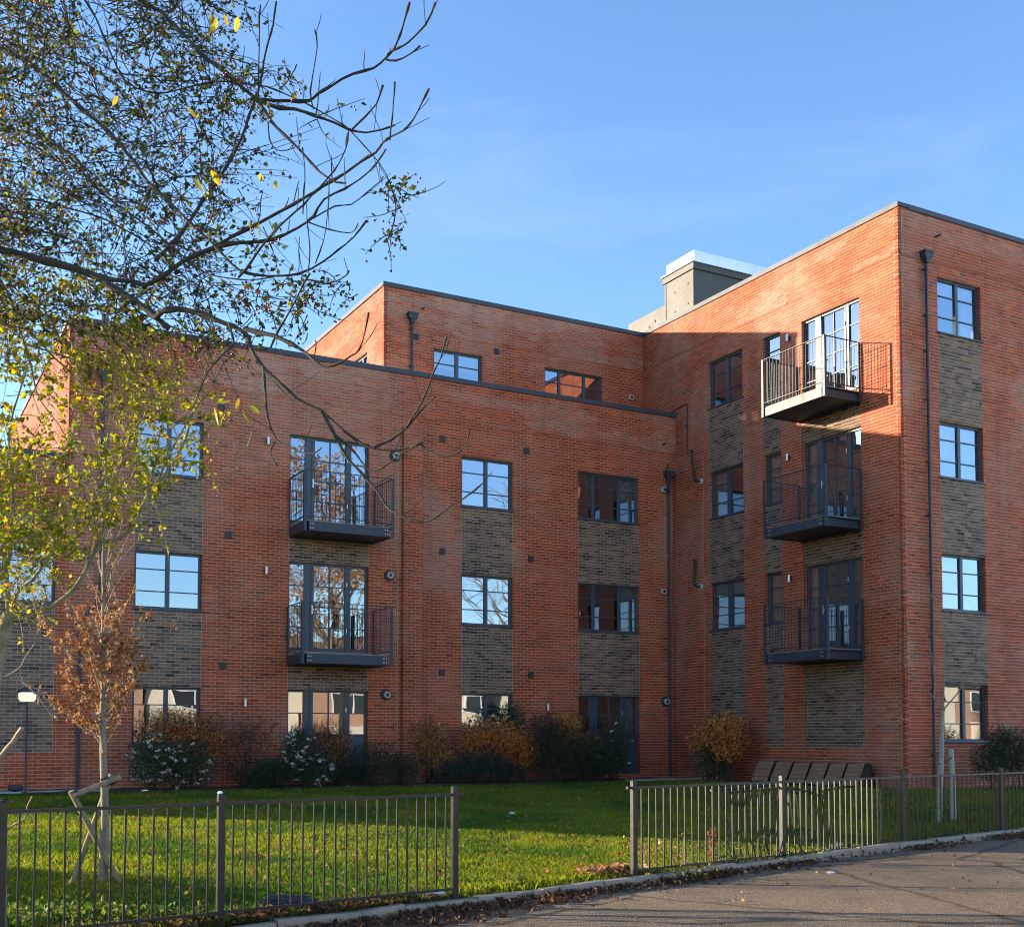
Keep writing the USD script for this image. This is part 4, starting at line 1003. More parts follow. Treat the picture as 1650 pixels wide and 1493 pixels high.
# ---- hawthorn: yellow-green leaves and dark red berries
rh = np.random.default_rng(57)
haw = thing('hawthorn_tree', 'berried tree at the left edge with small yellow-green leaves lit by the sun', 'tree')
hp, hr = limb(trace([(-6, 1520), (-9, 1400), (-14, 1300), (-18, 1225), (-14, 1150), (-4, 1070), (6, 1020), (15, 990)], 10.3, 10.3), .095, .055, r=rh, wob=.008)
obj('trunk', tube(hp, hr, 12), 'bark_green', haw, smooth=60)
sp_, sr_ = limb(trace([(-2, 1500), (2, 1420), (4, 1370), (5, 1338), (4, 1332)], 10.2, 10.2), .060, .040, r=rh)
obj('branch', tube(sp_, sr_, 10), 'grey_wood', haw, smooth=60, label='grey broken stump of a stem')
for pts, r0, r1 in (([(10, 1338), (22, 1328), (40, 1318), (44, 1300), (52, 1282)], .010, .005), ([(-14, 1235), (5, 1215), (22, 1195), (36, 1172)], .030, .022), ([(8, 1090), (25, 1080), (34, 1073), (42, 1060), (56, 1037)], .006, .004), ([(32, 1078), (36, 1098), (60, 1120), (80, 1150), (95, 1160)], .006, .003), ([(52, 1114), (60, 1118), (64, 1104)], .004, .004)):
    p, rad = limb(trace(pts, 10.2, 10.1), r0, r1, r=rh); obj('branch', tube(p, rad, 6), 'twig_pink', haw, smooth=60)
STEMS = [
 ([(15, 990), (12, 960), (10, 930), (17, 880), (20, 820), (19, 760), (16, 700), (30, 640), (45, 590)], 10.3, 10.0, .026, .006),
 ([(15, 990), (22, 972), (28, 950), (50, 935), (75, 895), (95, 860), (108, 838), (125, 800), (140, 770), (150, 735)], 10.3, 10.6, .019, .006),
 ([(20, 998), (45, 993), (70, 985), (98, 968), (118, 950), (138, 918), (150, 895), (160, 870), (168, 840), (171, 800), (168, 740), (172, 700), (178, 640), (182, 590)], 10.3, 10.2, .026, .006),
 ([(160, 871), (178, 872), (200, 862), (217, 845), (228, 820), (240, 795), (262, 770), (285, 735), (300, 705), (310, 672), (318, 640), (331, 600), (338, 570)], 10.2, 9.9, .019, .005),
 ([(240, 797), (262, 760), (290, 700), (322, 650), (340, 632), (352, 600), (379, 567)], 10.1, 9.9, .010, .005),
 ([(228, 822), (240, 790), (250, 750), (258, 700), (270, 650), (277, 620), (292, 640)], 10.1, 9.9, .010, .004),
 ([(255, 814), (301, 806), (340, 790), (364, 770), (376, 753), (393, 724), (402, 700), (411, 676)], 10.0, 9.8, .008, .005),
 ([(376, 753), (380, 738), (384, 722)], 9.9, 9.85, .005, .004),
 ([(70, 900), (110, 878), (140, 848), (155, 815), (165, 795)], 10.3, 10.1, .010, .005),
 ([(140, 918), (146, 880), (155, 845), (150, 810), (160, 780), (175, 765)], 10.2, 10.1, .010, .004),
 ([(168, 838), (178, 800), (185, 770), (196, 745), (200, 705), (190, 650)], 10.2, 10.0, .011, .004),
 ([(28, 948), (60, 918), (95, 888), (128, 905), (155, 890), (175, 880)], 10.3, 10.2, .006, .003),
 ([(20, 980), (8, 940), (-5, 900), (-20, 860), (-30, 800)], 10.3, 10.4, .018, .008),
 ([(150, 735), (185, 730), (215, 690), (235, 630), (244, 600), (236, 565)], 10.2, 10.0, .009, .004),
 ([(200, 830), (235, 640), (247, 620), (258, 600)], 10.1, 10.0, .004, .003),
 ([(215, 690), (240, 660), (243, 585), (232, 555)], 10.0, 9.9, .006, .003),
 ([(182, 700), (184, 640), (183, 585)], 10.1, 10.0, .005, .003),
 ([(200, 690), (206, 640), (206, 590)], 10.1, 10.0, .005, .003),
 ([(0, 545), (60, 560), (110, 575), (160, 601), (199, 616), (234, 633), (269, 653), (285, 664)], 9.6, 9.4, .010, .004),
 ([(60, 505), (100, 515), (132, 531), (161, 541), (201, 560), (240, 576), (253, 585)], 9.5, 9.3, .010, .004),
 ([(-20, 420), (15, 480), (37, 549), (50, 593), (58, 634), (72, 657), (96, 686), (110, 715)], 9.8, 9.6, .016, .004),
 ([(-60, 470), (-10, 500), (30, 520), (90, 580), (130, 620), (170, 660), (210, 720)], 9.8, 9.6, .012, .004),
]
ht = []
for pts, d0, d1, r0, r1 in STEMS:
    p, rad = limb(trace(pts, d0, d1), r0, r1, r=rh, wob=.006)
    obj('branch', tube(p, rad, 7), 'bark_green', haw, smooth=60)
    ht += side_twigs(p, rad, rh, .20, .34, up=.7, spread=.6, start=.3, curve=.5, maxr=.005)
obj('shoots', many(ht), 'twig_pink', haw, kind='stuff')
def bound(table):
    ys, xs = zip(*table); return lambda y: np.interp(y, ys, xs)
B_TOP = bound([(-90, 360), (60, 335), (150, 385), (250, 375), (340, 320), (420, 330), (470, 400), (520, 260)])
B_LOW = bound([(450, 170), (540, 235), (600, 285), (650, 325), (700, 325), (760, 290), (800, 245), (850, 190), (900, 100), (960, 85)])
def sample(bf, y0, y1, n, r, left=-70, power=1.35, gap=None):
    out = []
    while len(out) < n:
        y = r.uniform(y0, y1); b = float(bf(y)); x = left + (b - left) * r.random() ** power
        if gap is not None and float(meshkit.fbm(np.array([[x / 70., y / 70., gap]]), 3)[0]) < .44 and r.random() < .75: continue
        out.append((x, y))
    return out
def foliage(spots, r, d0, d1, lrange, nl, flow, size, cols, wts, berry_p, tw_r=.0032):
    T, LP, BP = [], [], []
    for x, y in spots:
        s = at_d(x, y, r.uniform(d0, d1))
        d = r.normal(0, .75, 3) + flow
        q_ = grow(s, d, r.uniform(*lrange), r, 7, .5)
        T.append((q_, np.linspace(tw_r * 1.5, tw_r * .6, len(q_))))
        k = r.poisson(nl)
        t = r.uniform(.12, 1.0, k) * (len(q_) - 1)
        i = t.astype(int).clip(0, len(q_) - 2); fr = (t - i)[:, None]
        LP.append(q_[i] * (1 - fr) + q_[i + 1] * fr + r.normal(0, .012, (k, 3)))
        if r.random() < berry_p:
            kk = r.integers(1, 5); e_ = q_[r.integers(2, len(q_))]
            BP.append(e_ + r.normal(0, .022, (kk, 3)) - [0, 0, .03])
    LP = np.vstack(LP)
    m, c = leaf_mesh(LP, size, r, palette(len(LP), r, cols, wts), aspect=.72)
    return T, m, c, np.vstack(BP)
flow = R_ * .7 + np.array([0, 0, -.35])
GREENS = [(.055, .075, .012), (.10, .115, .018), (.22, .20, .028), (.032, .042, .010), (.12, .07, .022)]
T1, m1, c1, b1 = foliage(sample(B_TOP, -90, 525, 1350, rh, gap=2.5), rh, 8.6, 10.2, (.25, .75), 10.5, flow, .035, GREENS, [4, 2.4, 1.0, 4, 1], .85)
extra = []
for cx, cy2, rx, ry, n in ((640, 318, 18, 40, 12), (632, 380, 22, 14, 8), (480, 470, 45, 36, 24), (430, 492, 60, 26, 26), (395, 140, 36, 44, 22), (455, 120, 20, 25, 6), (560, 470, 30, 30, 5), (410, 380, 40, 30, 12), (330, 530, 60, 22, 20), (490, 495, 15, 20, 7), (360, 300, 60, 60, 22), (512, 190, 12, 10, 3), (300, 560, 60, 25, 10)):
    extra += [(cx + rh.normal(0, rx * .5), cy2 + rh.normal(0, ry * .5)) for _ in range(n)]
T2, m2, c2_, b2_ = foliage(extra, rh, 8.0, 8.8, (.10, .28), 6, np.array([0, 0, -.5]), .036, GREENS, [4, 2, 1, 3, 1], .6)
YELL = [(.21, .23, .022), (.36, .33, .03), (.13, .17, .02), (.46, .38, .045), (.24, .14, .04)]
T3, m3, c3, b3 = foliage(sample(B_LOW, 450, 905, 690, rh, power=1.5, gap=5.5), rh, 9.3, 11.0, (.22, .6), 12, flow * .7, .050, YELL, [4, 3, 3, 1.3, .6], .5)
T4, m4, c4, b4 = foliage([(rh.uniform(-20, 90), rh.uniform(880, 985)) for _ in range(52)], rh, 9.8, 10.6, (.15, .4), 6, flow * .6, .04, YELL, [3, 2, 3, 1, .6], .5)
# the crown goes on out of frame, to the left and above
off = [(rh.uniform(-420, -60), rh.uniform(-200, 900)) for _ in range(420)]
T5, m5, c5, b5 = foliage(off, rh, 8.8, 11.2, (.25, .7), 11, flow * .5, .042, YELL, [4, 3, 3, 1.3, .6], .3)
obj('crown_twigs', many(T1 + T2, 3), 'bark_dark', haw, kind='stuff')
obj('crown_twigs', many(T3 + T4 + T5, 3), 'twig_pink', haw, kind='stuff')
for m_, c_ in ((m1, c1), (m2, c2_), (m3, c3), (m4, c4), (m5, c5)): obj('leaves', m_, 'leaf', haw, color=c_, kind='stuff')
obj('berries', berries(np.vstack([b1, b2_, b3, b4, b5]), .0098, rh), 'berry', haw, smooth=True, kind='stuff')

# ---- young trees with stakes
ry = np.random.default_rng(71)
yb = np.array([-17.53, -13.09, 0]); yb[2] = float(lawn_z(yb[0], yb[1])) - .03
yd = dep(yb)
young = thing('young_tree', 'young staked tree with dry copper-brown leaves on the lawn', 'tree')
tp_, tr_ = limb(trace([(165, 1432), (167, 1380), (169, 1330), (167, 1240), (166, 1170), (167, 1110), (166, 1060), (168, 980), (168, 900), (172, 830), (173, 760), (178, 700), (182, 620)], yd, yd), .052, .008, r=ry, wob=.003)
obj('trunk', tube(tp_, tr_, 10), 'bark_young', young, smooth=60)
brs, tws, lps = [], [], []
for i in range(76):
    y = ry.uniform(760, 1120) if i > 34 else ry.uniform(1050, 1205)
    k = int(np.argmin(np.abs(np.array([CY - F_PX * ((p_ - EYE) @ UP_) / ((p_ - EYE) @ FW_) for p_ in tp_]) - y)))
    az = ry.uniform(0, 2 * np.pi); f_ = (y - 700) / 490
    d = np.array([math.cos(az), math.sin(az), ry.uniform(.35, 1.8)])
    l = (.52 + .14 * f_) * ry.uniform(.6, 1.15)
    if y < 1010: d[2] += 1.4
    b_ = grow(tp_[k], d, l, ry, 9, .25, .35, .01)
    r0 = max(tr_[k] * .32, .005)
    ra2 = np.linspace(r0, .0025, 9)
    obj('branch', tube(b_, ra2, 5), 'twig_pink', young, smooth=60)
    tw = side_twigs(b_, ra2, ry, .10, .26, up=.6, spread=.6, start=.2, minr=.0018, maxr=.004)
    tws += tw
    dens = np.clip((y - 930) / 120, 0, 1)
    for q_, _ in tw:
        kk = ry.poisson(8.5 if y > 850 else .3); ii = ry.integers(0, len(q_), kk); lps.append(q_[ii] + ry.normal(0, .015, (kk, 3)))
# the two long low shoots
for pts, n in (([(166, 1130), (185, 1100), (215, 1075), (250, 1045), (275, 1015), (292, 990)], 26), ([(166, 1165), (130, 1140), (110, 1060), (95, 1030), (62, 1000)], 22), ([(165, 1150), (130, 1155), (105, 1155), (90, 1140), (60, 1110)], 16)):
    b_, r2 = limb(trace(pts, yd, yd - .3), .008, .003, r=ry); obj('branch', tube(b_, r2, 5), 'twig_pink', young, smooth=60)
    ii = ry.integers(len(b_) // 3, len(b_), n); lps.append(b_[ii] + ry.normal(0, .03, (n, 3)))
obj('twigs', many(tws, 3), 'twig_pink', young, kind='stuff')
lps = np.vstack(lps)
py_ = CY - F_PX * ((lps - EYE) @ UP_) / ((lps - EYE) @ FW_)
lps = lps[ry.random(len(lps)) < np.clip((py_ - 930) / 150, .02, 1)]
m_, c_ = leaf_mesh(lps, .062, ry, palette(len(lps), ry, [(.33, .165, .065), (.24, .115, .043), (.42, .26, .12), (.27, .11, .036)], [4, 3, 3, 1]), aspect=.5, curl=.5)
obj('leaves', m_, 'dry_leaf', young, color=c_, kind='stuff')
obj('trunk_wrap', tube(trace([(164, 1180), (166, 1200), (168, 1212)], yd - .05, yd - .05), .03, 8), 'bark_young', young)
sup = thing('tree_stakes', 'crossed wooden stakes with a slanting rail supporting the young brown-leaved tree', 'tree support')
def stake(pts, d0, d1, r0, sub='stake'):
    P3 = trace(pts, d0, d1); obj(sub, tube(P3, r0, 10), 'stake_wood', sup, smooth=40)
stake([(111, 1436), (180, 1247)], yd - .12, yd + .12, .029); stake([(198, 1432), (114, 1274)], yd + .05, yd - .28, .031); stake([(119, 1281), (193, 1251)], yd - .36, yd + .03, .030, 'rail')
obj('tie', tube(trace([(163, 1256), (168, 1253), (175, 1252)], yd - .06, yd - .06), .018, 8), 'rubber', sup)
obj('tie', tube(trace([(120, 1276), (124, 1284)], yd - .33, yd - .33), .042, 8), 'rubber', sup)
obj('tie', tube(trace([(179, 1256), (184, 1262)], yd + .03, yd + .03), .044, 8), 'rubber', sup)

bb_ = np.array([-2.40, -11.17, 0]); bb_[2] = float(lawn_z(bb_[0], bb_[1])); bd = dep(bb_)
birch = thing('birch_tree', 'slender young pale-barked tree with bare branches in front of the right wing', 'tree')
p, rad = limb(trace([(1512, 1326), (1515, 1270), (1517, 1220), (1518, 1180), (1519, 1145)], bd, bd), .060, .035, r=ry, wob=.003)
obj('trunk', tube(p, rad, 10), 'bark_birch', birch, smooth=60)
bt, blp = [], []
for pts, r0 in (([(1519, 1145), (1500, 1118), (1482, 1100), (1470, 1085), (1455, 1066)], .016), ([(1505, 1125), (1506, 1095), (1500, 1050), (1490, 1010), (1478, 975)], .014), ([(1519, 1145), (1521, 1100), (1522, 1050), (1518, 1010), (1512, 980), (1496, 947)], .018), ([(1521, 1142), (1545, 1112), (1560, 1088), (1575, 1066), (1592, 1050)], .016), ([(1548, 1108), (1554, 1080), (1569, 1055), (1571, 1015), (1561, 985)], .010), ([(1522, 1080), (1532, 1035), (1538, 1005), (1541, 985)], .010), ([(1510, 1128), (1512, 1105), (1528, 1060), (1545, 1040), (1560, 1040)], .010), ([(1482, 1100), (1478, 1075), (1470, 1050), (1466, 1030)], .008)):
    b_, r2 = limb(trace(pts, bd, bd + ry.uniform(-.5, .5)), r0, .003, r=ry)
    obj('branch', tube(b_, r2, 6), 'bark_young', birch, smooth=60)
    tw = side_twigs(b_, r2, ry, .13, .34, up=.5, spread=.6, start=.25, minr=.002, maxr=.004); bt += tw
    for q_, _ in tw:
        if ry.random() < .45: blp.append(q_[-1:] + ry.normal(0, .02, (1, 3)))
obj('twigs', many(bt, 3), 'bark_young', birch, kind='stuff')
blp = np.vstack(blp); blp = np.vstack([blp, blp + ry.normal(0, .03, blp.shape)])
m_, c_ = leaf_mesh(blp, .06, ry, palette(len(blp), ry, [(.20, .19, .04), (.30, .22, .04), (.14, .13, .05)], [3, 2, 2]))
obj('leaves', m_, 'leaf', birch, color=c_, kind='stuff')
bs = thing('tree_stake', 'grey half-round timber stake tied to the slender birch', 'tree support')
sd = dep([-1.94, -11.10, -.5])
obj('stake', tube(trace([(1537, 1326), (1535, 1260), (1532, 1206)], sd, sd), .050, 10), 'grey_wood', bs, smooth=40)
obj('tie', tube(trace([(1534, 1219), (1526, 1226), (1516, 1232), (1513, 1231)], sd - .06, bd - .05), .010, 6), 'rubber', bs)
def thin_sapling(px, py, ph, label, n):
    b0 = at_fence(px, py, .45); d_ = dep(b0)
    o = thing('sapling', label, 'sapling')
    for i in range(n):
        w = ry.normal(0, 6, 3)
        p, rad = limb(trace([(px, py), (px + w[0] * .4 + i * 2, py - ph * .35), (px + w[1] * .7 + i * 4, py - ph * .7), (px + w[2] + i * 5, py - ph)], d_, d_), .012, .004, r=ry)
        obj('stem', tube(p, rad, 6), 'bark_young', o, smooth=60)
thin_sapling(1417, 1364, 118, 'bare thin sapling behind the railings left of the birch', 2)

# ================================================================ SHRUBS AT THE WALL
def shrub(name, label, lumps, leaf, cols, wts, n, size, aspect, mat_='evergreen_leaf', flowers=0, stems=5, group=None, seed=0, fl=None, air=0.0, bark='bark_dark', Y0=-.95, wall='A'):
    r = np.random.default_rng(1000 + seed)
    o = thing(name, label, 'shrub', group)
    tot = sum(a * b for _, _, a, b in lumps)
    if mat_ == 'dry_leaf': n = int(n * 2.1); size *= 1.15
    allp, outp = [], []
    for (cx, cyy, rx, ry_) in lumps:
        c = at_y(cx, cyy, Y0) if wall == 'A' else at_x(cx, cyy, Y0)
        s = dep(c) / F_PX
        R3 = np.array([rx * s, min(rx, ry_ * 1.3) * s * .85, ry_ * s])
        k = int(n * rx * ry_ / tot)
        d = r.normal(size=(k, 3)); d /= np.linalg.norm(d, axis=1, keepdims=True)
        rad = r.random(k) ** (.42 if air == 0 else .6)
        bump = .78 + .5 * meshkit.fbm(d * 2.2 + seed * 3.1 + cx, 3)
        P_ = c + d * R3 * (rad * bump)[:, None]
        g = float(lawn_z(c[0], c[1])) + .04
        P_ = P_[P_[:, 2] > g]
        allp.append(P_)
        kf = int(k * .25); df = r.normal(size=(kf, 3)); df /= np.linalg.norm(df, axis=1, keepdims=True)
        of = c + df * R3 * (.86 + .45 * (meshkit.fbm(df * 2.2 + seed * 3.1 + cx, 3) - .5))[:, None]; outp.append(of[of[:, 2] > g])
        b0 = np.array([c[0], c[1], g - .1])
        for i in range(stems):
            tgt = P_[r.integers(len(P_))]
            q_ = np.array([b0 + r.normal(0, .08, 3) * [1, 1, 0], (b0 + tgt) / 2 + r.normal(0, .06, 3), tgt])
            obj('stem', tube(smoothline(q_, .12), np.linspace(.012, .004, len(smoothline(q_, .12))), 5), bark, o)
        if air > 0:
            tw = []
            for i in range(int(k * air)):
                e_ = P_[r.integers(len(P_))]; tw.append((grow(e_, r.normal(0, .5, 3) + [0, 0, .8], r.uniform(.1, .28), r, 4), np.linspace(.003, .0015, 4)))
            if tw: obj('twigs', many(tw, 3), bark, o, kind='stuff')
    P_ = np.vstack(allp)
    if leaf == 'yew':
        m_, c_ = leaf_mesh(P_, size, r, palette(len(P_), r, cols, wts), aspect=aspect, curl=.15)
    else:
        m_, c_ = leaf_mesh(P_, size, r, palette(len(P_), r, cols, wts), aspect=aspect)
    obj('leaves', m_, mat_, o, color=c_, kind='stuff')
    if flowers:
        O_ = np.vstack(outp); toC = O_[(O_ - EYE) @ FW_ < np.median((O_ - EYE) @ FW_) + .2]
        idx = r.choice(len(toC), min(flowers, len(toC)), replace=False)
        for i in idx:
            k = 14
            hp_ = toC[i] + r.normal(0, .022, (k, 3)) * [1, 1, .5]
            m_, c_ = leaf_mesh(hp_, .040, r, palette(k, r, [(.72, .66, .58), (.80, .78, .72), (.60, .48, .42)], [2, 3, 1]), flat=.4, aspect=.9)
            obj('flower_head', m_, 'petal', o, color=c_)
    return o
DARK = [(.028, .055, .018), (.045, .076, .024), (.018, .032, .014), (.070, .095, .030)]
YEW = [(.015, .034, .014), (.026, .048, .018), (.045, .064, .020)]
BROWN = [(.62, .22, .045), (.70, .28, .06), (.50, .165, .04), (.62, .34, .07)]
shrub('flowering_shrub', 'dark evergreen shrub with white flower heads below the leftmost ground floor window', [(245, 1225, 40, 48), (305, 1232, 45, 42)], 'vib', DARK, [3, 3, 2, 1], 5200, .055, .5, flowers=58, seed=1)
shrub('brown_shrub', 'airy yellow-brown deciduous shrub in front of the leftmost ground floor window', [(285, 1175, 62, 38), (325, 1190, 45, 45)], 'b', BROWN, [3, 2, 2, 2], 1500, .045, .5, 'dry_leaf', stems=9, seed=2, air=.5, Y0=-.55)
shrub('brown_shrub', 'thin wispy brown shrub against the red brick between window and garden door', [(395, 1190, 62, 46), (400, 1240, 50, 26)], 'b', BROWN, [2, 1, 3, 1], 760, .032, .5, 'dry_leaf', stems=12, seed=3, air=.9, Y0=-.5)
shrub('flowering_shrub', 'tall dark evergreen shrub with many white flower heads left of the first garden door', [(482, 1205, 30, 36), (500, 1240, 46, 30)], 'vib', DARK, [3, 3, 2, 1], 4200, .055, .5, flowers=64, seed=4, Y0=-1.05)
shrub('spreading_juniper', 'low dark spiky evergreen left of the tall white-flowered shrub', [(440, 1245, 32, 24), (418, 1256, 26, 14)], 'yew', YEW, [3, 2, 1], 2600, .12, .16, seed=5, Y0=-1.2)
shrub('brown_shrub', 'small pinkish-brown shrub in front of the first garden door', [(532, 1190, 38, 26), (545, 1215, 30, 24)], 'b', BROWN, [2, 2, 3, 1], 900, .040, .5, 'dry_leaf', stems=7, seed=6, air=.6, Y0=-.6)
shrub('dark_evergreen_shrub', 'dark green feathery evergreen shrub right of the first garden door', [(600, 1232, 58, 38), (648, 1240, 28, 30), (565, 1246, 30, 22)], 'yew', YEW, [3, 3, 1], 6500, .085, .18, seed=7, Y0=-1.0)
shrub('brown_shrub', 'golden-brown shrub against the brick pier, beside the feathery evergreen', [(692, 1190, 36, 30), (700, 1220, 34, 34)], 'b', [(.64, .31, .06), (.54, .23, .05), (.66, .38, .08)], [3, 2, 2], 1200, .045, .5, 'dry_leaf', stems=9, seed=8, air=.5, Y0=-.6)
shrub('dark_evergreen_shrub', 'low dark blue-green evergreen below the second ground floor window', [(775, 1236, 54, 34), (730, 1246, 34, 24), (820, 1246, 30, 22)], 'yew', [(.014, .032, .022), (.022, .042, .028), (.035, .052, .028)], [3, 3, 1], 5600, .08, .2, seed=9, Y0=-1.15)
shrub('brown_shrub', 'wide copper-brown shrub in front of the second ground floor window', [(795, 1192, 56, 34), (838, 1208, 30, 34), (762, 1195, 26, 28)], 'b', BROWN, [4, 3, 1, 1], 2500, .055, .5, 'dry_leaf', stems=7, seed=10, air=.3, Y0=-.8)
shrub('flowering_shrub', 'narrow dark evergreen with white flowers rising behind the wide copper-brown shrub', [(822, 1160, 26, 32)], 'vib', DARK, [3, 3, 2, 1], 1700, .055, .5, flowers=16, seed=11, Y0=-.45)
shrub('dark_evergreen_shrub', 'largest dark green evergreen, bushy, left of the second garden door', [(905, 1215, 62, 50), (880, 1180, 30, 36), (955, 1222, 48, 42)], 'yew', YEW, [3, 3, 1], 10500, .085, .18, seed=12, Y0=-1.0)
shrub('brown_shrub', 'small copper-brown shrub topping the largest dark evergreen', [(915, 1168, 30, 22), (950, 1196, 24, 18)], 'b', [(.64, .29, .055), (.54, .22, .05), (.62, .40, .09)], [3, 2, 2], 700, .055, .5, 'dry_leaf', stems=5, seed=13, air=.3, Y0=-.7)
shrub('flowering_shrub', 'dark evergreen with few white flowers in front of the second garden door', [(990, 1190, 36, 34), (985, 1225, 34, 28)], 'vib', DARK, [3, 3, 2, 1], 2600, .055, .5, flowers=12, seed=14, Y0=-.7)
shrub('flowering_shrub', 'dark evergreen shrub at the inner corner by the brown benches', [(1148, 1225, 40, 34), (1155, 1185, 26, 34)], 'vib', DARK, [3, 3, 2, 1], 3200, .055, .5, flowers=5, seed=15, Y0=-.85, wall='B')
shrub('brown_shrub', 'orange-brown leaved shrub growing through the dark evergreen by the brown benches', [(1170, 1178, 46, 32), (1140, 1190, 38, 24), (1175, 1205, 30, 24)], 'b', BROWN, [4, 3, 1, 2], 1700, .055, .5, 'dry_leaf', stems=6, seed=16, air=.3, Y0=-.95, wall='B')
o_ = np.random.default_rng(3)
Yc = -YC - .9
shrub('dark_evergreen_shrub', 'dark green evergreen at the right edge, under the window of the right wing', [(1600, 1225, 40, 34), (1640, 1210, 34, 40), (1612, 1195, 22, 26)], 'yew', YEW, [3, 3, 1], 5600, .085, .2, seed=17, Y0=Yc)

# ================================================================ SMALL THINGS
# brown seats by the right wing
for i in range(6):
    xa, xb = 1212 + i * 28.8, 1212 + (i + 1) * 28.8
    ya, yb2 = at_x(xa, 1256, -.72)[1], at_x(xb, 1256, -.72)[1]
    w = abs(yb2 - ya); y0 = ya - .02; y1 = ya - w * .76
    gz = float(lawn_z(-.7, (y0 + y1) / 2)) - .01
    which = ['farthest left', 'second from the left', 'third from the left', 'third from the right', 'second from the right', 'nearest and rightmost'][i]
    o = thing('garden_bench', f'brown slatted plastic garden bench, {which} of the six along the wall', 'bench', 'six brown benches along the right wing')
    # side cheeks: an S-shaped profile
    prof = [(-.20, 0), (-.74, 0), (-.72, .12), (-.64, .19), (-.56, .40), (-.50, .53), (-.34, .57), (-.24, .53), (-.26, .25)]
    for yy in (y0, y1 - .035):
        v = np.array([(a, yy + t, gz + b) for t in (0, .035) for a, b in prof]); k = len(prof); f = []
        for j in range(k): f += [[j, (j + 1) % k, k + (j + 1) % k], [j, k + (j + 1) % k, k + j]]
        for j in range(1, k - 1): f += [[0, j + 1, j], [k, k + j, k + j + 1]]
        obj('side_panel', (v, np.array(f)), 'seat_dark', o)
    face = [(-.735, .07), (-.70, .18), (-.645, .275), (-.60, .365), (-.555, .455), (-.50, .55)]
    for (a, b), (c, d) in zip(face[:-1], face[1:]):
        obj('slat', bar(np.array([(a + c) / 2 - .012, y0 - .004, gz + (b + d) / 2]), np.array([(a + c) / 2 - .012, y1 - .08, gz + (b + d) / 2]), .02, math.hypot(c - a, d - b) - .008, up=(c - a, 0, d - b)), 'seat_brown', o)
    obj('top_board', bar(np.array([-.40, y0 - .004, gz + .575]), np.array([-.40, y1 - .08, gz + .575]), .20, .02), 'seat_brown', o)
# garden lamp
lp = at_y(41, 1272, -.9); lp[2] = float(lawn_z(lp[0], lp[1])); top_ = at_y(42, 1120, -.9)
lamp = thing('garden_lamp', 'slim lit garden lamp in front of the grey brick panel at the left', 'lamp')
obj('post', tube([lp - [0, 0, .1], (lp[0], lp[1], top_[2] - .12)], .020, 10), 'metal_grey', lamp, smooth=40)
hz_ = top_[2]
def lathe(c, prof, n=24):
    a = np.arange(n) * 2 * np.pi / n
    v = np.array([[c[0] + r_ * math.cos(t), c[1] + r_ * math.sin(t), c[2] + z] for r_, z in prof for t in a]); f = []
    for i in range(len(prof) - 1):
        for k in range(n):
            p0, p1, p2, p3 = i * n + k, i * n + (k + 1) % n, (i + 1) * n + (k + 1) % n, (i + 1) * n + k
            f += [[p0, p1, p2], [p0, p2, p3]]
    return v, np.array(f)
obj('diffuser', lathe((lp[0], lp[1], hz_), [(.001, -.12), (.13, -.12), (.165, -.07), (.17, .04), (.12, .06), (.001, .06)]), 'lamp_glow', lamp, smooth=40)
obj('cap', lathe((lp[0], lp[1], hz_), [(.001, .062), (.17, .062), (.185, .07), (.17, .12), (.08, .16), (.001, .165)]), 'metal_grey', lamp, smooth=40)
fp = at_y(25, 1266, -.8); fz = float(lawn_z(fp[0], fp[1]))
fl_ = thing('ground_floodlight', 'small black floodlight on the ground by the garden lamp', 'floodlight')
fm = trimesh.creation.box((.30, .16, .13)); fm = fm.subdivide(); fm.vertices *= (1 - .12 * (np.abs(fm.vertices) / [.15, .08, .065]).min(1, keepdims=True) ** 0)
hull = trimesh.convex.convex_hull(np.vstack([np.array(trimesh.creation.icosphere(1, .03).vertices) + [sx * .11, sy * .05, sz * .03] for sx in (-1, 1) for sy in (-1, 1) for sz in (-1, 1)]))
hull.apply_translation([fp[0], fp[1], fz + .11]); obj('housing', hull, 'black_plastic', fl_, smooth=40)
obj('bracket', box(fp[0] - .05, fp[0] + .05, fp[1] - .03, fp[1] + .03, fz - .05, fz + .06), 'black_plastic', fl_)

# litter
def crumple(name, label, cat, p, size, mat_, seed, squash=(1, 1, .5), sub=3, amp=.55):
    r = np.random.default_rng(seed)
    s = trimesh.creation.icosphere(sub, 1.0); v = np.array(s.vertices)
    v *= (1 - amp / 2 + amp * meshkit.fbm(v * 2.6 + seed, 3))[:, None]; v += .10 * (meshkit.noise(v * 6 + seed) - .5)[:, None] * v
    v = v * size * np.array(squash) + p + [0, 0, size * squash[2] * .5]
    return obj(name, (v, np.array(s.faces)), mat_, None, smooth=25, label=label, category=cat)
def on_lawn(x, y):
    d = ray(x, y); lo, hi = 5.0, 40.0
    for _ in range(50):
        m = (lo + hi) / 2; p = EYE + d * m
        if p[2] > lawn_z(p[0], p[1]): lo = m
        else: hi = m
    return EYE + d * lo
def on_road(x, y):
    d = ray(x, y); lo, hi = 3.0, 40.0
    for _ in range(50):
        m = (lo + hi) / 2; p = EYE + d * m
        if p[2] > rzz(p[0], p[1]): lo = m
        else: hi = m
    return EYE + d * lo
crumple('paper_scrap', 'crumpled white paper on the lawn in the gap between the railings', 'litter', on_lawn(825, 1311), .055, 'paper_white', 1)
crumple('paper_scrap', 'white paper scrap behind the bent railing panel', 'litter', on_lawn(1347, 1366), .085, 'paper_white', 2, (1.5, .8, .6))
crumple('paper_scrap', 'small white scrap on the road below the kerb', 'litter', on_road(1339, 1406), .045, 'paper_white', 3, (1.3, 1, .35))
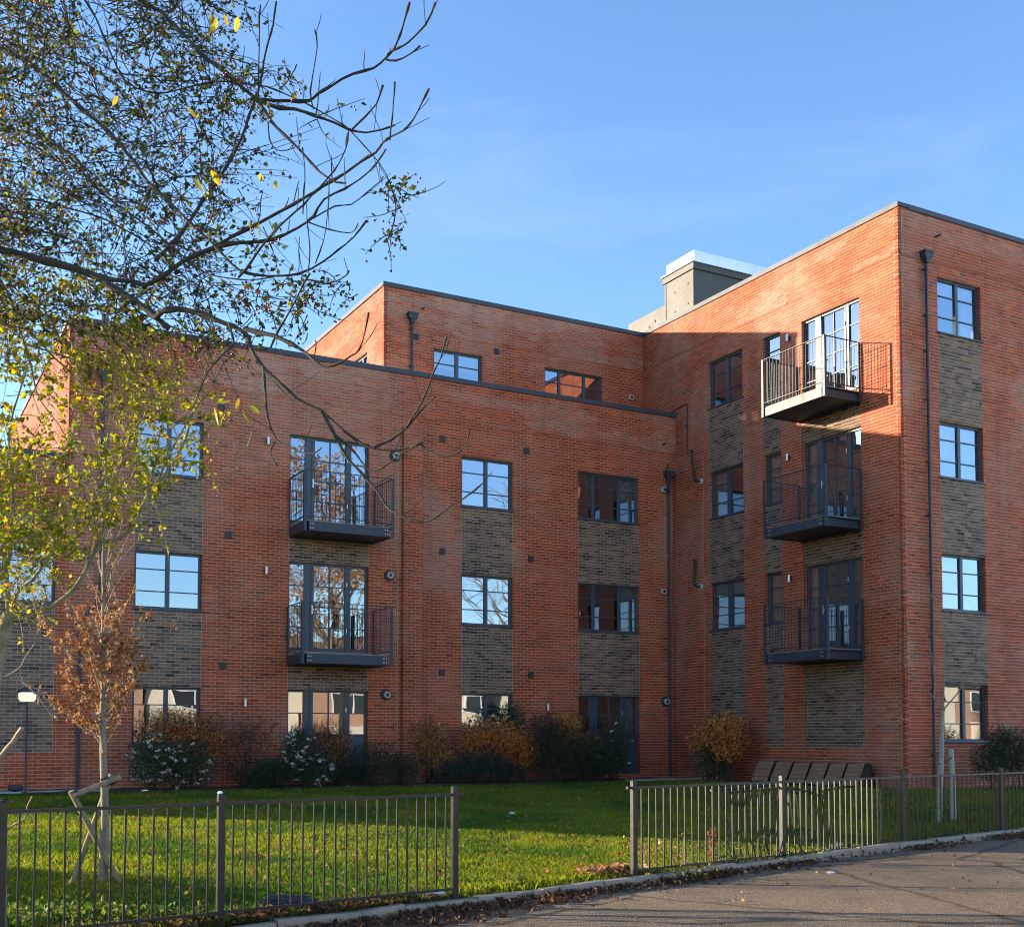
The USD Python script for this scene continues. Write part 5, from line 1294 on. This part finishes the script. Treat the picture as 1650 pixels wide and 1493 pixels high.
crumple('paper_scrap', 'white wrapper at the foot of the railing post nearest the black bag', 'litter', on_lawn(366, 1474), .05, 'paper_white', 4, (1.6, 1, .5))
crumple('plastic_sheet', 'pale crumpled plastic sheet at the kerb below the gap post', 'litter', on_lawn(695, 1444), .09, 'paper_white', 5, (1.8, 1, .5))
crumple('paper_scrap', 'tiny white scrap on the grass near the flowering shrub at the left', 'litter', on_lawn(233, 1275), .06, 'paper_white', 6, (1.4, 1, .5))
crumple('bin_bag', 'flattened black plastic bag lying behind the kerb at the left', 'litter', on_lawn(462, 1464), .22, 'bag_black', 7, (1.35, .55, .42), 4, .8)
crumple('wrapper', 'pink wrapper at the foot of the railing post right of the gap', 'litter', on_lawn(1048, 1404), .09, 'pink_wrap', 8, (1.5, .8, .4))
crumple('paper_scrap', 'white scrap of litter behind the bottom rail of the bent railing', 'litter', on_lawn(1289, 1383), .06, 'paper_white', 9, (1.2, .8, .5))
crumple('crushed_can', 'crushed white carton resting on top of a railing post', 'litter', np.array([XP[1] - .01, fence_y(XP[1]), FB(XP[1]) + 1.195]), .024, 'paper_white', 10, (1, 1, .7))
rl = np.random.default_rng(91)
DRY = [(.12, .060, .028), (.085, .042, .022), (.19, .10, .045), (.06, .032, .02), (.28, .15, .06)]
def strew(P_, size, mat_, cols, wts, r, **k):
    m_, c_ = leaf_mesh(P_, size, r, palette(len(P_), r, cols, wts, .2), flat=.75, aspect=.7, curl=.7); obj('fallen_leaves', m_, mat_, color=c_, kind='stuff', **k)
n = 5400
x = np.where(rl.random(n) < .55, rl.uniform(-18, -9.0, n), rl.uniform(-12, 6, n))
dns = meshkit.fbm(np.stack([x * .9, x * 0, x * 0], -1), 3, 4)
dd = np.abs(rl.normal(0, 1, n)) ** 1.25 * (.05 + .22 * np.clip((-10.5 - x) / 5, 0, 1) + .12 * dns)
y = kerb_back(x) - KW - .02 - dd
P_ = np.stack([x, y, rzz(x, y) + .012 + rl.uniform(0, .05, n) * np.exp(-dd * 6)], 1)
strew(P_[(rl.random(len(x)) < np.clip((dns - .30) * 4.0, .12, 1)) | (x < -12.5 + rl.normal(0, 1.0, len(x)))], .058, 'dry_leaf', DRY, [3, 3, 1.5, 2, .5], rl, label='drift of dry brown leaves in the gutter along the kerb', category='leaves')
n = 420
x = rl.uniform(-19, 2, n); y = kerb_back(x) - KW - rl.uniform(.2, 8, n)
strew(np.stack([x, y, rzz(x, y) + .008], 1), .05, 'dry_leaf', [(.30, .18, .08), (.22, .12, .05), (.12, .06, .03)], [2, 2, 1], rl, label='scattered brown leaves on the tarmac', category='leaves')
n = 1700
x = rl.uniform(-20, 4, n); y = kerb_back(x) + rl.random(n) ** 1.6 * 13
k = y < -1.5; x, y = x[k], y[k]
strew(np.stack([x, y, lawn_z(x, y) + .045], 1), .060, 'dry_leaf', [(.34, .18, .07), (.24, .12, .05), (.42, .26, .12), (.30, .10, .04)], [2, 2, 1, 1], rl, label='scattered brown leaves on the grass', category='leaves')
n = 2600
x = np.where(rl.random(n) < .6, rl.uniform(-20, -14.5, n), rl.uniform(-12, 3, n)); y = kerb_back(x) + np.abs(rl.normal(0, .22, n))
strew(np.stack([x, y, lawn_z(x, y) + rl.uniform(.01, .05, n)], 1), .055, 'dry_leaf', DRY, [3, 2, 2, 1, 1], rl, label='leaf litter under the railings', category='leaves')
c = on_lawn(985, 1410)
P_ = c + rl.normal(0, 1, (90, 3)) * [.26, .07, .02] + [0, 0, .06]
strew(P_, .10, 'dry_leaf', [(.36, .19, .08), (.24, .12, .05), (.44, .28, .14)], [2, 2, 1], rl, label='heap of big tan leaves on the lawn edge beside the gap post', category='leaves')
tw = []
for i in range(46):
    x = rl.uniform(-17, -3); y = kerb_back(x) - rl.uniform(.5, 7)
    a = rl.normal(0, .5); l = rl.uniform(.08, .4)
    q_ = grow([x, y, rzz(x, y) + .008], [math.cos(a), math.sin(a), 0], l, rl, 6, .3); q_[:, 2] = rzz(q_[:, 0], q_[:, 1]) + .010
    tw.append((q_, np.full(6, .0035)))
obj('fallen_twigs', many(tw, 4), 'twig_pink', kind='stuff', label='small fallen twigs scattered on the tarmac', category='twigs')
# weeds along the railing foot
def weed(label, x, y, n, h, spread, cols, size, name='weed', aspect=.6, seed=0, stemmed=False):
    r = np.random.default_rng(500 + seed); b = on_lawn(x, y); o = thing(name, label, 'weed', None)
    P_ = b + r.normal(0, 1, (n, 3)) * [spread, spread * .5, 0]; P_[:, 2] = lawn_z(P_[:, 0], P_[:, 1]) + r.random(n) ** 1.3 * h
    m_, c_ = leaf_mesh(P_, size, r, palette(n, r, cols, [1] * len(cols)), aspect=aspect); obj('leaves', m_, 'leaf', o, color=c_)
    for i in range(4 if not stemmed else 2):
        e_ = b + [r.normal(0, spread * .5), 0, h * r.uniform(.7, 1)]
        obj('stem', tube([b, (b + e_) / 2 + r.normal(0, .01, 3), e_], .004, 5), 'twig_pink', o)
GRN = [(.06, .11, .02), (.10, .14, .025), (.04, .075, .02)]
weed('red-leaved upright dock plant behind the railings right of the gap', 1147, 1386, 90, .46, .045, [(.26, .045, .03), (.34, .16, .06), (.30, .09, .05)], .05, 'dock_plant', .5, 1, True)
weed('withered brown weed by the railing post right of the gap', 1040, 1405, 60, .38, .06, [(.30, .17, .07), (.26, .08, .05), (.20, .16, .05)], .05, 'withered_weed', .4, 2, True)
weed('withered dry stalks left of the red-leaved dock plant', 1103, 1395, 40, .40, .06, [(.26, .17, .09), (.30, .20, .10)], .05, 'withered_weed', .35, 3, True)
weed('leafy green weed at the kerb below the red-leaved dock plant', 1165, 1396, 240, .18, .20, GRN, .045, 'weed', .7, 4)
weed('green weed under the bent railing panel', 1270, 1388, 260, .14, .30, GRN, .045, 'weed', .7, 5)
weed('yellow-green weed along the kerb just right of the gap', 1085, 1412, 200, .10, .30, [(.16, .18, .03), (.26, .20, .05), (.10, .13, .03)], .045, 'weed', .7, 6)
weed('green ground ivy at the kerb right of the bent railing panel', 1370, 1374, 300, .12, .45, GRN, .05, 'weed', .8, 7)
weed('green ground ivy at the kerb below the birch', 1520, 1352, 360, .14, .6, GRN, .05, 'weed', .8, 8)
weed('low green weeds at the foot of the railings in the bottom left corner', 60, 1484, 420, .14, .5, GRN, .05, 'weed', .8, 9)
weed('low green weeds under the railings below the crossed stakes', 250, 1482, 300, .10, .45, GRN, .05, 'weed', .8, 10)
def tuft(label, x, y, n, h, seed):
    r = np.random.default_rng(700 + seed); b = on_lawn(x, y); T = []
    for i in range(n):
        a = r.uniform(0, 6.28); l = h * r.uniform(.5, 1.1)
        s0 = b + r.normal(0, .04, 3) * [1, 1, 0]
        T.append((grow(s0, [math.cos(a) * .7, math.sin(a) * .7, 1], l, r, 5, .15, -.5), np.array([.004, .0045, .004, .003, .001])))
    mm = many(T, 3); return obj('grass_tuft', mm, 'grass_blade', color=np.repeat([[.16, .21, .03]], len(mm[0]), 0), label=label, category='grass tuft')
tuft('bright tall grass tuft at the lawn edge in the gap between the railings', 830, 1424, 60, .24, 1)
tuft('grass tuft behind the kerb right of the black plastic bag', 535, 1455, 34, .20, 2)
tuft('grass tuft at the foot of the railings near the plastic sheet', 597, 1452, 30, .18, 3)

# ================================================================ ACROSS THE ROAD (seen in the window panes)
def house(x0, w, y0, label, mat_, h=5.2, seed=0):
    r = np.random.default_rng(seed); d = 8.0; z0 = -.9
    o = thing('terraced_house', label, 'house')
    y1 = y0 - d
    v = np.array([(x0, y0, z0), (x0 + w, y0, z0), (x0 + w, y1, z0), (x0, y1, z0), (x0, y0, z0 + h), (x0 + w, y0, z0 + h), (x0 + w, y1, z0 + h), (x0, y1, z0 + h), (x0, (y0 + y1) / 2, z0 + h + 3.0), (x0 + w, (y0 + y1) / 2, z0 + h + 3.0)])
    obj('wall', (v, np.array([[0, 1, 5], [0, 5, 4], [1, 2, 6], [1, 6, 5], [2, 3, 7], [2, 7, 6], [3, 0, 4], [3, 4, 7], [4, 8, 7], [5, 6, 9]])), mat_, o)
    e = .35; ym = (y0 + y1) / 2; sl = 3.0 / (d / 2)
    rf = []
    for sgn, ye in ((1, y0 + e), (-1, y1 - e)):
        ze = z0 + h - e * sl
        rf.append((np.array([(x0 - .1, ye, ze + .02), (x0 + w + .1, ye, ze + .02), (x0 + w + .1, ym, z0 + h + 3.02), (x0 - .1, ym, z0 + h + 3.02), (x0 - .1, ye, ze + .14), (x0 + w + .1, ye, ze + .14), (x0 + w + .1, ym, z0 + h + 3.14), (x0 - .1, ym, z0 + h + 3.14)]), np.array([[0, 1, 2], [0, 2, 3], [4, 6, 5], [4, 7, 6], [0, 4, 5], [0, 5, 1], [1, 5, 6], [1, 6, 2], [3, 2, 6], [3, 6, 7], [0, 3, 7], [0, 7, 4]])))
    obj('roof', join(rf), 'house_tile', o)
    obj('chimney', box(x0 + w * .8, x0 + w * .8 + .9, ym - .4, ym + .4, z0 + h + 2.0, z0 + h + 4.2), 'house_brick', o)
    obj('bay', join([box(x0 + w * .12, x0 + w * .52, y0, y0 + .7, z0, z0 + 2.7)]), 'house_render', o)
    for (a, b, lo, hi, yy) in ((.16, .48, 1.0, 2.2, .7), (.14, .44, 3.4, 4.7, 0), (.62, .86, 3.4, 4.7, 0)):
        wd = obj('window', join([box(x0 + w * a - .06, x0 + w * b + .06, y0 + yy, y0 + yy + .05, z0 + lo - .08, z0 + hi + .06), box(x0 + w * (a + b) / 2 - .04, x0 + w * (a + b) / 2 + .04, y0 + yy + .05, y0 + yy + .09, z0 + lo, z0 + hi)]), 'house_white', o)
        obj('pane', box(x0 + w * a, x0 + w * b, y0 + yy + .051, y0 + yy + .07, z0 + lo, z0 + hi), 'house_glass', wd)
    obj('door', box(x0 + w * .66, x0 + w * .80, y0, y0 + .06, z0, z0 + 2.1), 'house_white', o)
hx = -24.0
HL = ['cream rendered terraced house with brown tiled roof across the road, westernmost of the row', 'brick terraced house across the road next to the westernmost cream one', 'cream rendered terraced house across the road, opposite the gap in the railings', 'brick terraced house across the road, opposite the bent railing panel', 'cream rendered terraced house across the road, opposite the birch', 'brick terraced house across the road, opposite the right wing', 'cream rendered terraced house across the road, opposite the far end of the right wing', 'brick terraced house across the road, easternmost of the row']
for i, lb in enumerate(HL):
    house(hx + i * 9.2, 9.0, -41.0 - (i % 3) * .3, lb, 'house_render' if i % 2 == 0 else 'house_brick', seed=i)
def big_tree(name, label, base, H, r0, seed, leaves=0, cols=None):
    r = np.random.default_rng(seed); o = thing(name, label, 'tree'); base = np.array(base, float)
    t = grow(base, [r.normal(0, .04), r.normal(0, .04), 1], H * .92, r, 16, .12, 0, .004)
    tr = np.linspace(r0, .03, 16); obj('trunk', tube(t, tr, 9), 'bark_dark', o, smooth=60)
    T, LP = [], []
    for i in range(34):
        k = r.integers(4, 15); az = r.uniform(0, 6.28); l = H * .42 * (1 - (k - 4) / 16) * r.uniform(.7, 1.1)
        b = grow(t[k], [math.cos(az), math.sin(az), r.uniform(.5, 1.3)], l, r, 8, .2, .35, .01); T.append((b, np.linspace(tr[k] * .45, .012, 8)))
        for j in range(7):
            m = r.integers(2, 8); az2 = r.uniform(0, 6.28)
            c = grow(b[m], [math.cos(az2), math.sin(az2), r.uniform(.2, 1.2)], l * .42 * r.uniform(.5, 1), r, 6, .25, .2, .015); T.append((c, np.linspace(.022, .006, 6)))
            for u in range(5):
                e = grow(c[r.integers(1, 6)], r.normal(0, 1, 3) + [0, 0, .5], l * .18, r, 4, .3); T.append((e, np.linspace(.009, .004, 4)))
                if leaves: kk = r.poisson(leaves); LP.append(e[r.integers(0, 4, kk)] + r.normal(0, .10, (kk, 3)))
    obj('branches', many(T, 3), 'bark_young', o, kind='stuff')
    if leaves:
        LP = np.vstack(LP); m_, c_ = leaf_mesh(LP, .17, r, palette(len(LP), r, cols, [1] * len(cols)), aspect=.6); obj('leaves', m_, 'dry_leaf', o, color=c_, kind='stuff')
big_tree('oak_tree', 'tall tree with rust-brown autumn leaves across the road', (4.6, -37.5, -.9), 17, .38, 5, 9, [(.34, .16, .06), (.28, .13, .05), (.40, .22, .09)])
big_tree('plane_tree', 'tall bare tree across the road, opposite the second window column', (17.5, -38.5, -.9), 17.5, .34, 6)
big_tree('plane_tree', 'bare tree across the road behind the westernmost houses', (-9.5, -50.5, -.9), 12, .28, 7)
bu = np.array([-17.9, -13.4]) + np.array([SUN[0], SUN[1]]) / np.hypot(SUN[0], SUN[1]) * 5.6
rbu = np.random.default_rng(44)
bo = thing('laurel_bush', 'low dense green bush on the lawn beyond the left edge', 'shrub')
dd_ = rbu.normal(size=(5200, 3)); dd_ /= np.linalg.norm(dd_, axis=1, keepdims=True)
pb_ = np.array([bu[0], bu[1], -.05]) + dd_ * np.array([1.0, 1.45, .85]) * (rbu.random(5200) ** .4 * (.75 + .5 * meshkit.fbm(dd_ * 2, 3)))[:, None]
m_, c_ = leaf_mesh(pb_[pb_[:, 2] > -.6], .12, rbu, palette(int((pb_[:, 2] > -.6).sum()), rbu, DARK, [3, 3, 1, 1]), aspect=.5)
obj('leaves', m_, 'evergreen_leaf', bo, color=c_, kind='stuff')
for i in range(5): obj('stem', tube([[bu[0], bu[1], -.7], pb_[i * 7]], [.03, .01], 6), 'bark_dark', bo)
# street columns outside the left of the frame: their long shadows cross the road
sunp = np.array([SUN[0], SUN[1]]) / np.hypot(SUN[0], SUN[1])
def column(px, py, back, label, H=7.0, r0=.06):
    g = on_road(px, py); b = np.array([g[0] + sunp[0] * back, g[1] + sunp[1] * back, -.9])
    o = thing('street_lamp', label, 'street lamp')
    obj('post', tube([b, b + [0, 0, 1.2], b + [0, 0, 1.21], b + [0, 0, H]], [r0 * 1.3, r0 * 1.3, r0 * .8, r0 * .55], 12), 'metal_grey', o, smooth=40)
    obj('arm', tube(smoothline([b + [0, 0, H - .05], b + [.3, -.1, H + .15], b + [1.0, -.4, H + .2]], .1), .03, 8), 'metal_grey', o, smooth=40)
    obj('lantern', bar(b + [.95, -.38, H + .19], b + [1.5, -.6, H + .2], .2, .1), 'metal_grey', o)
column(1300, 1471, 22, 'grey street lamp column beyond the left edge, the nearer of two')
column(1300, 1430, 26, 'grey street lamp column beyond the left edge, the farther of two')
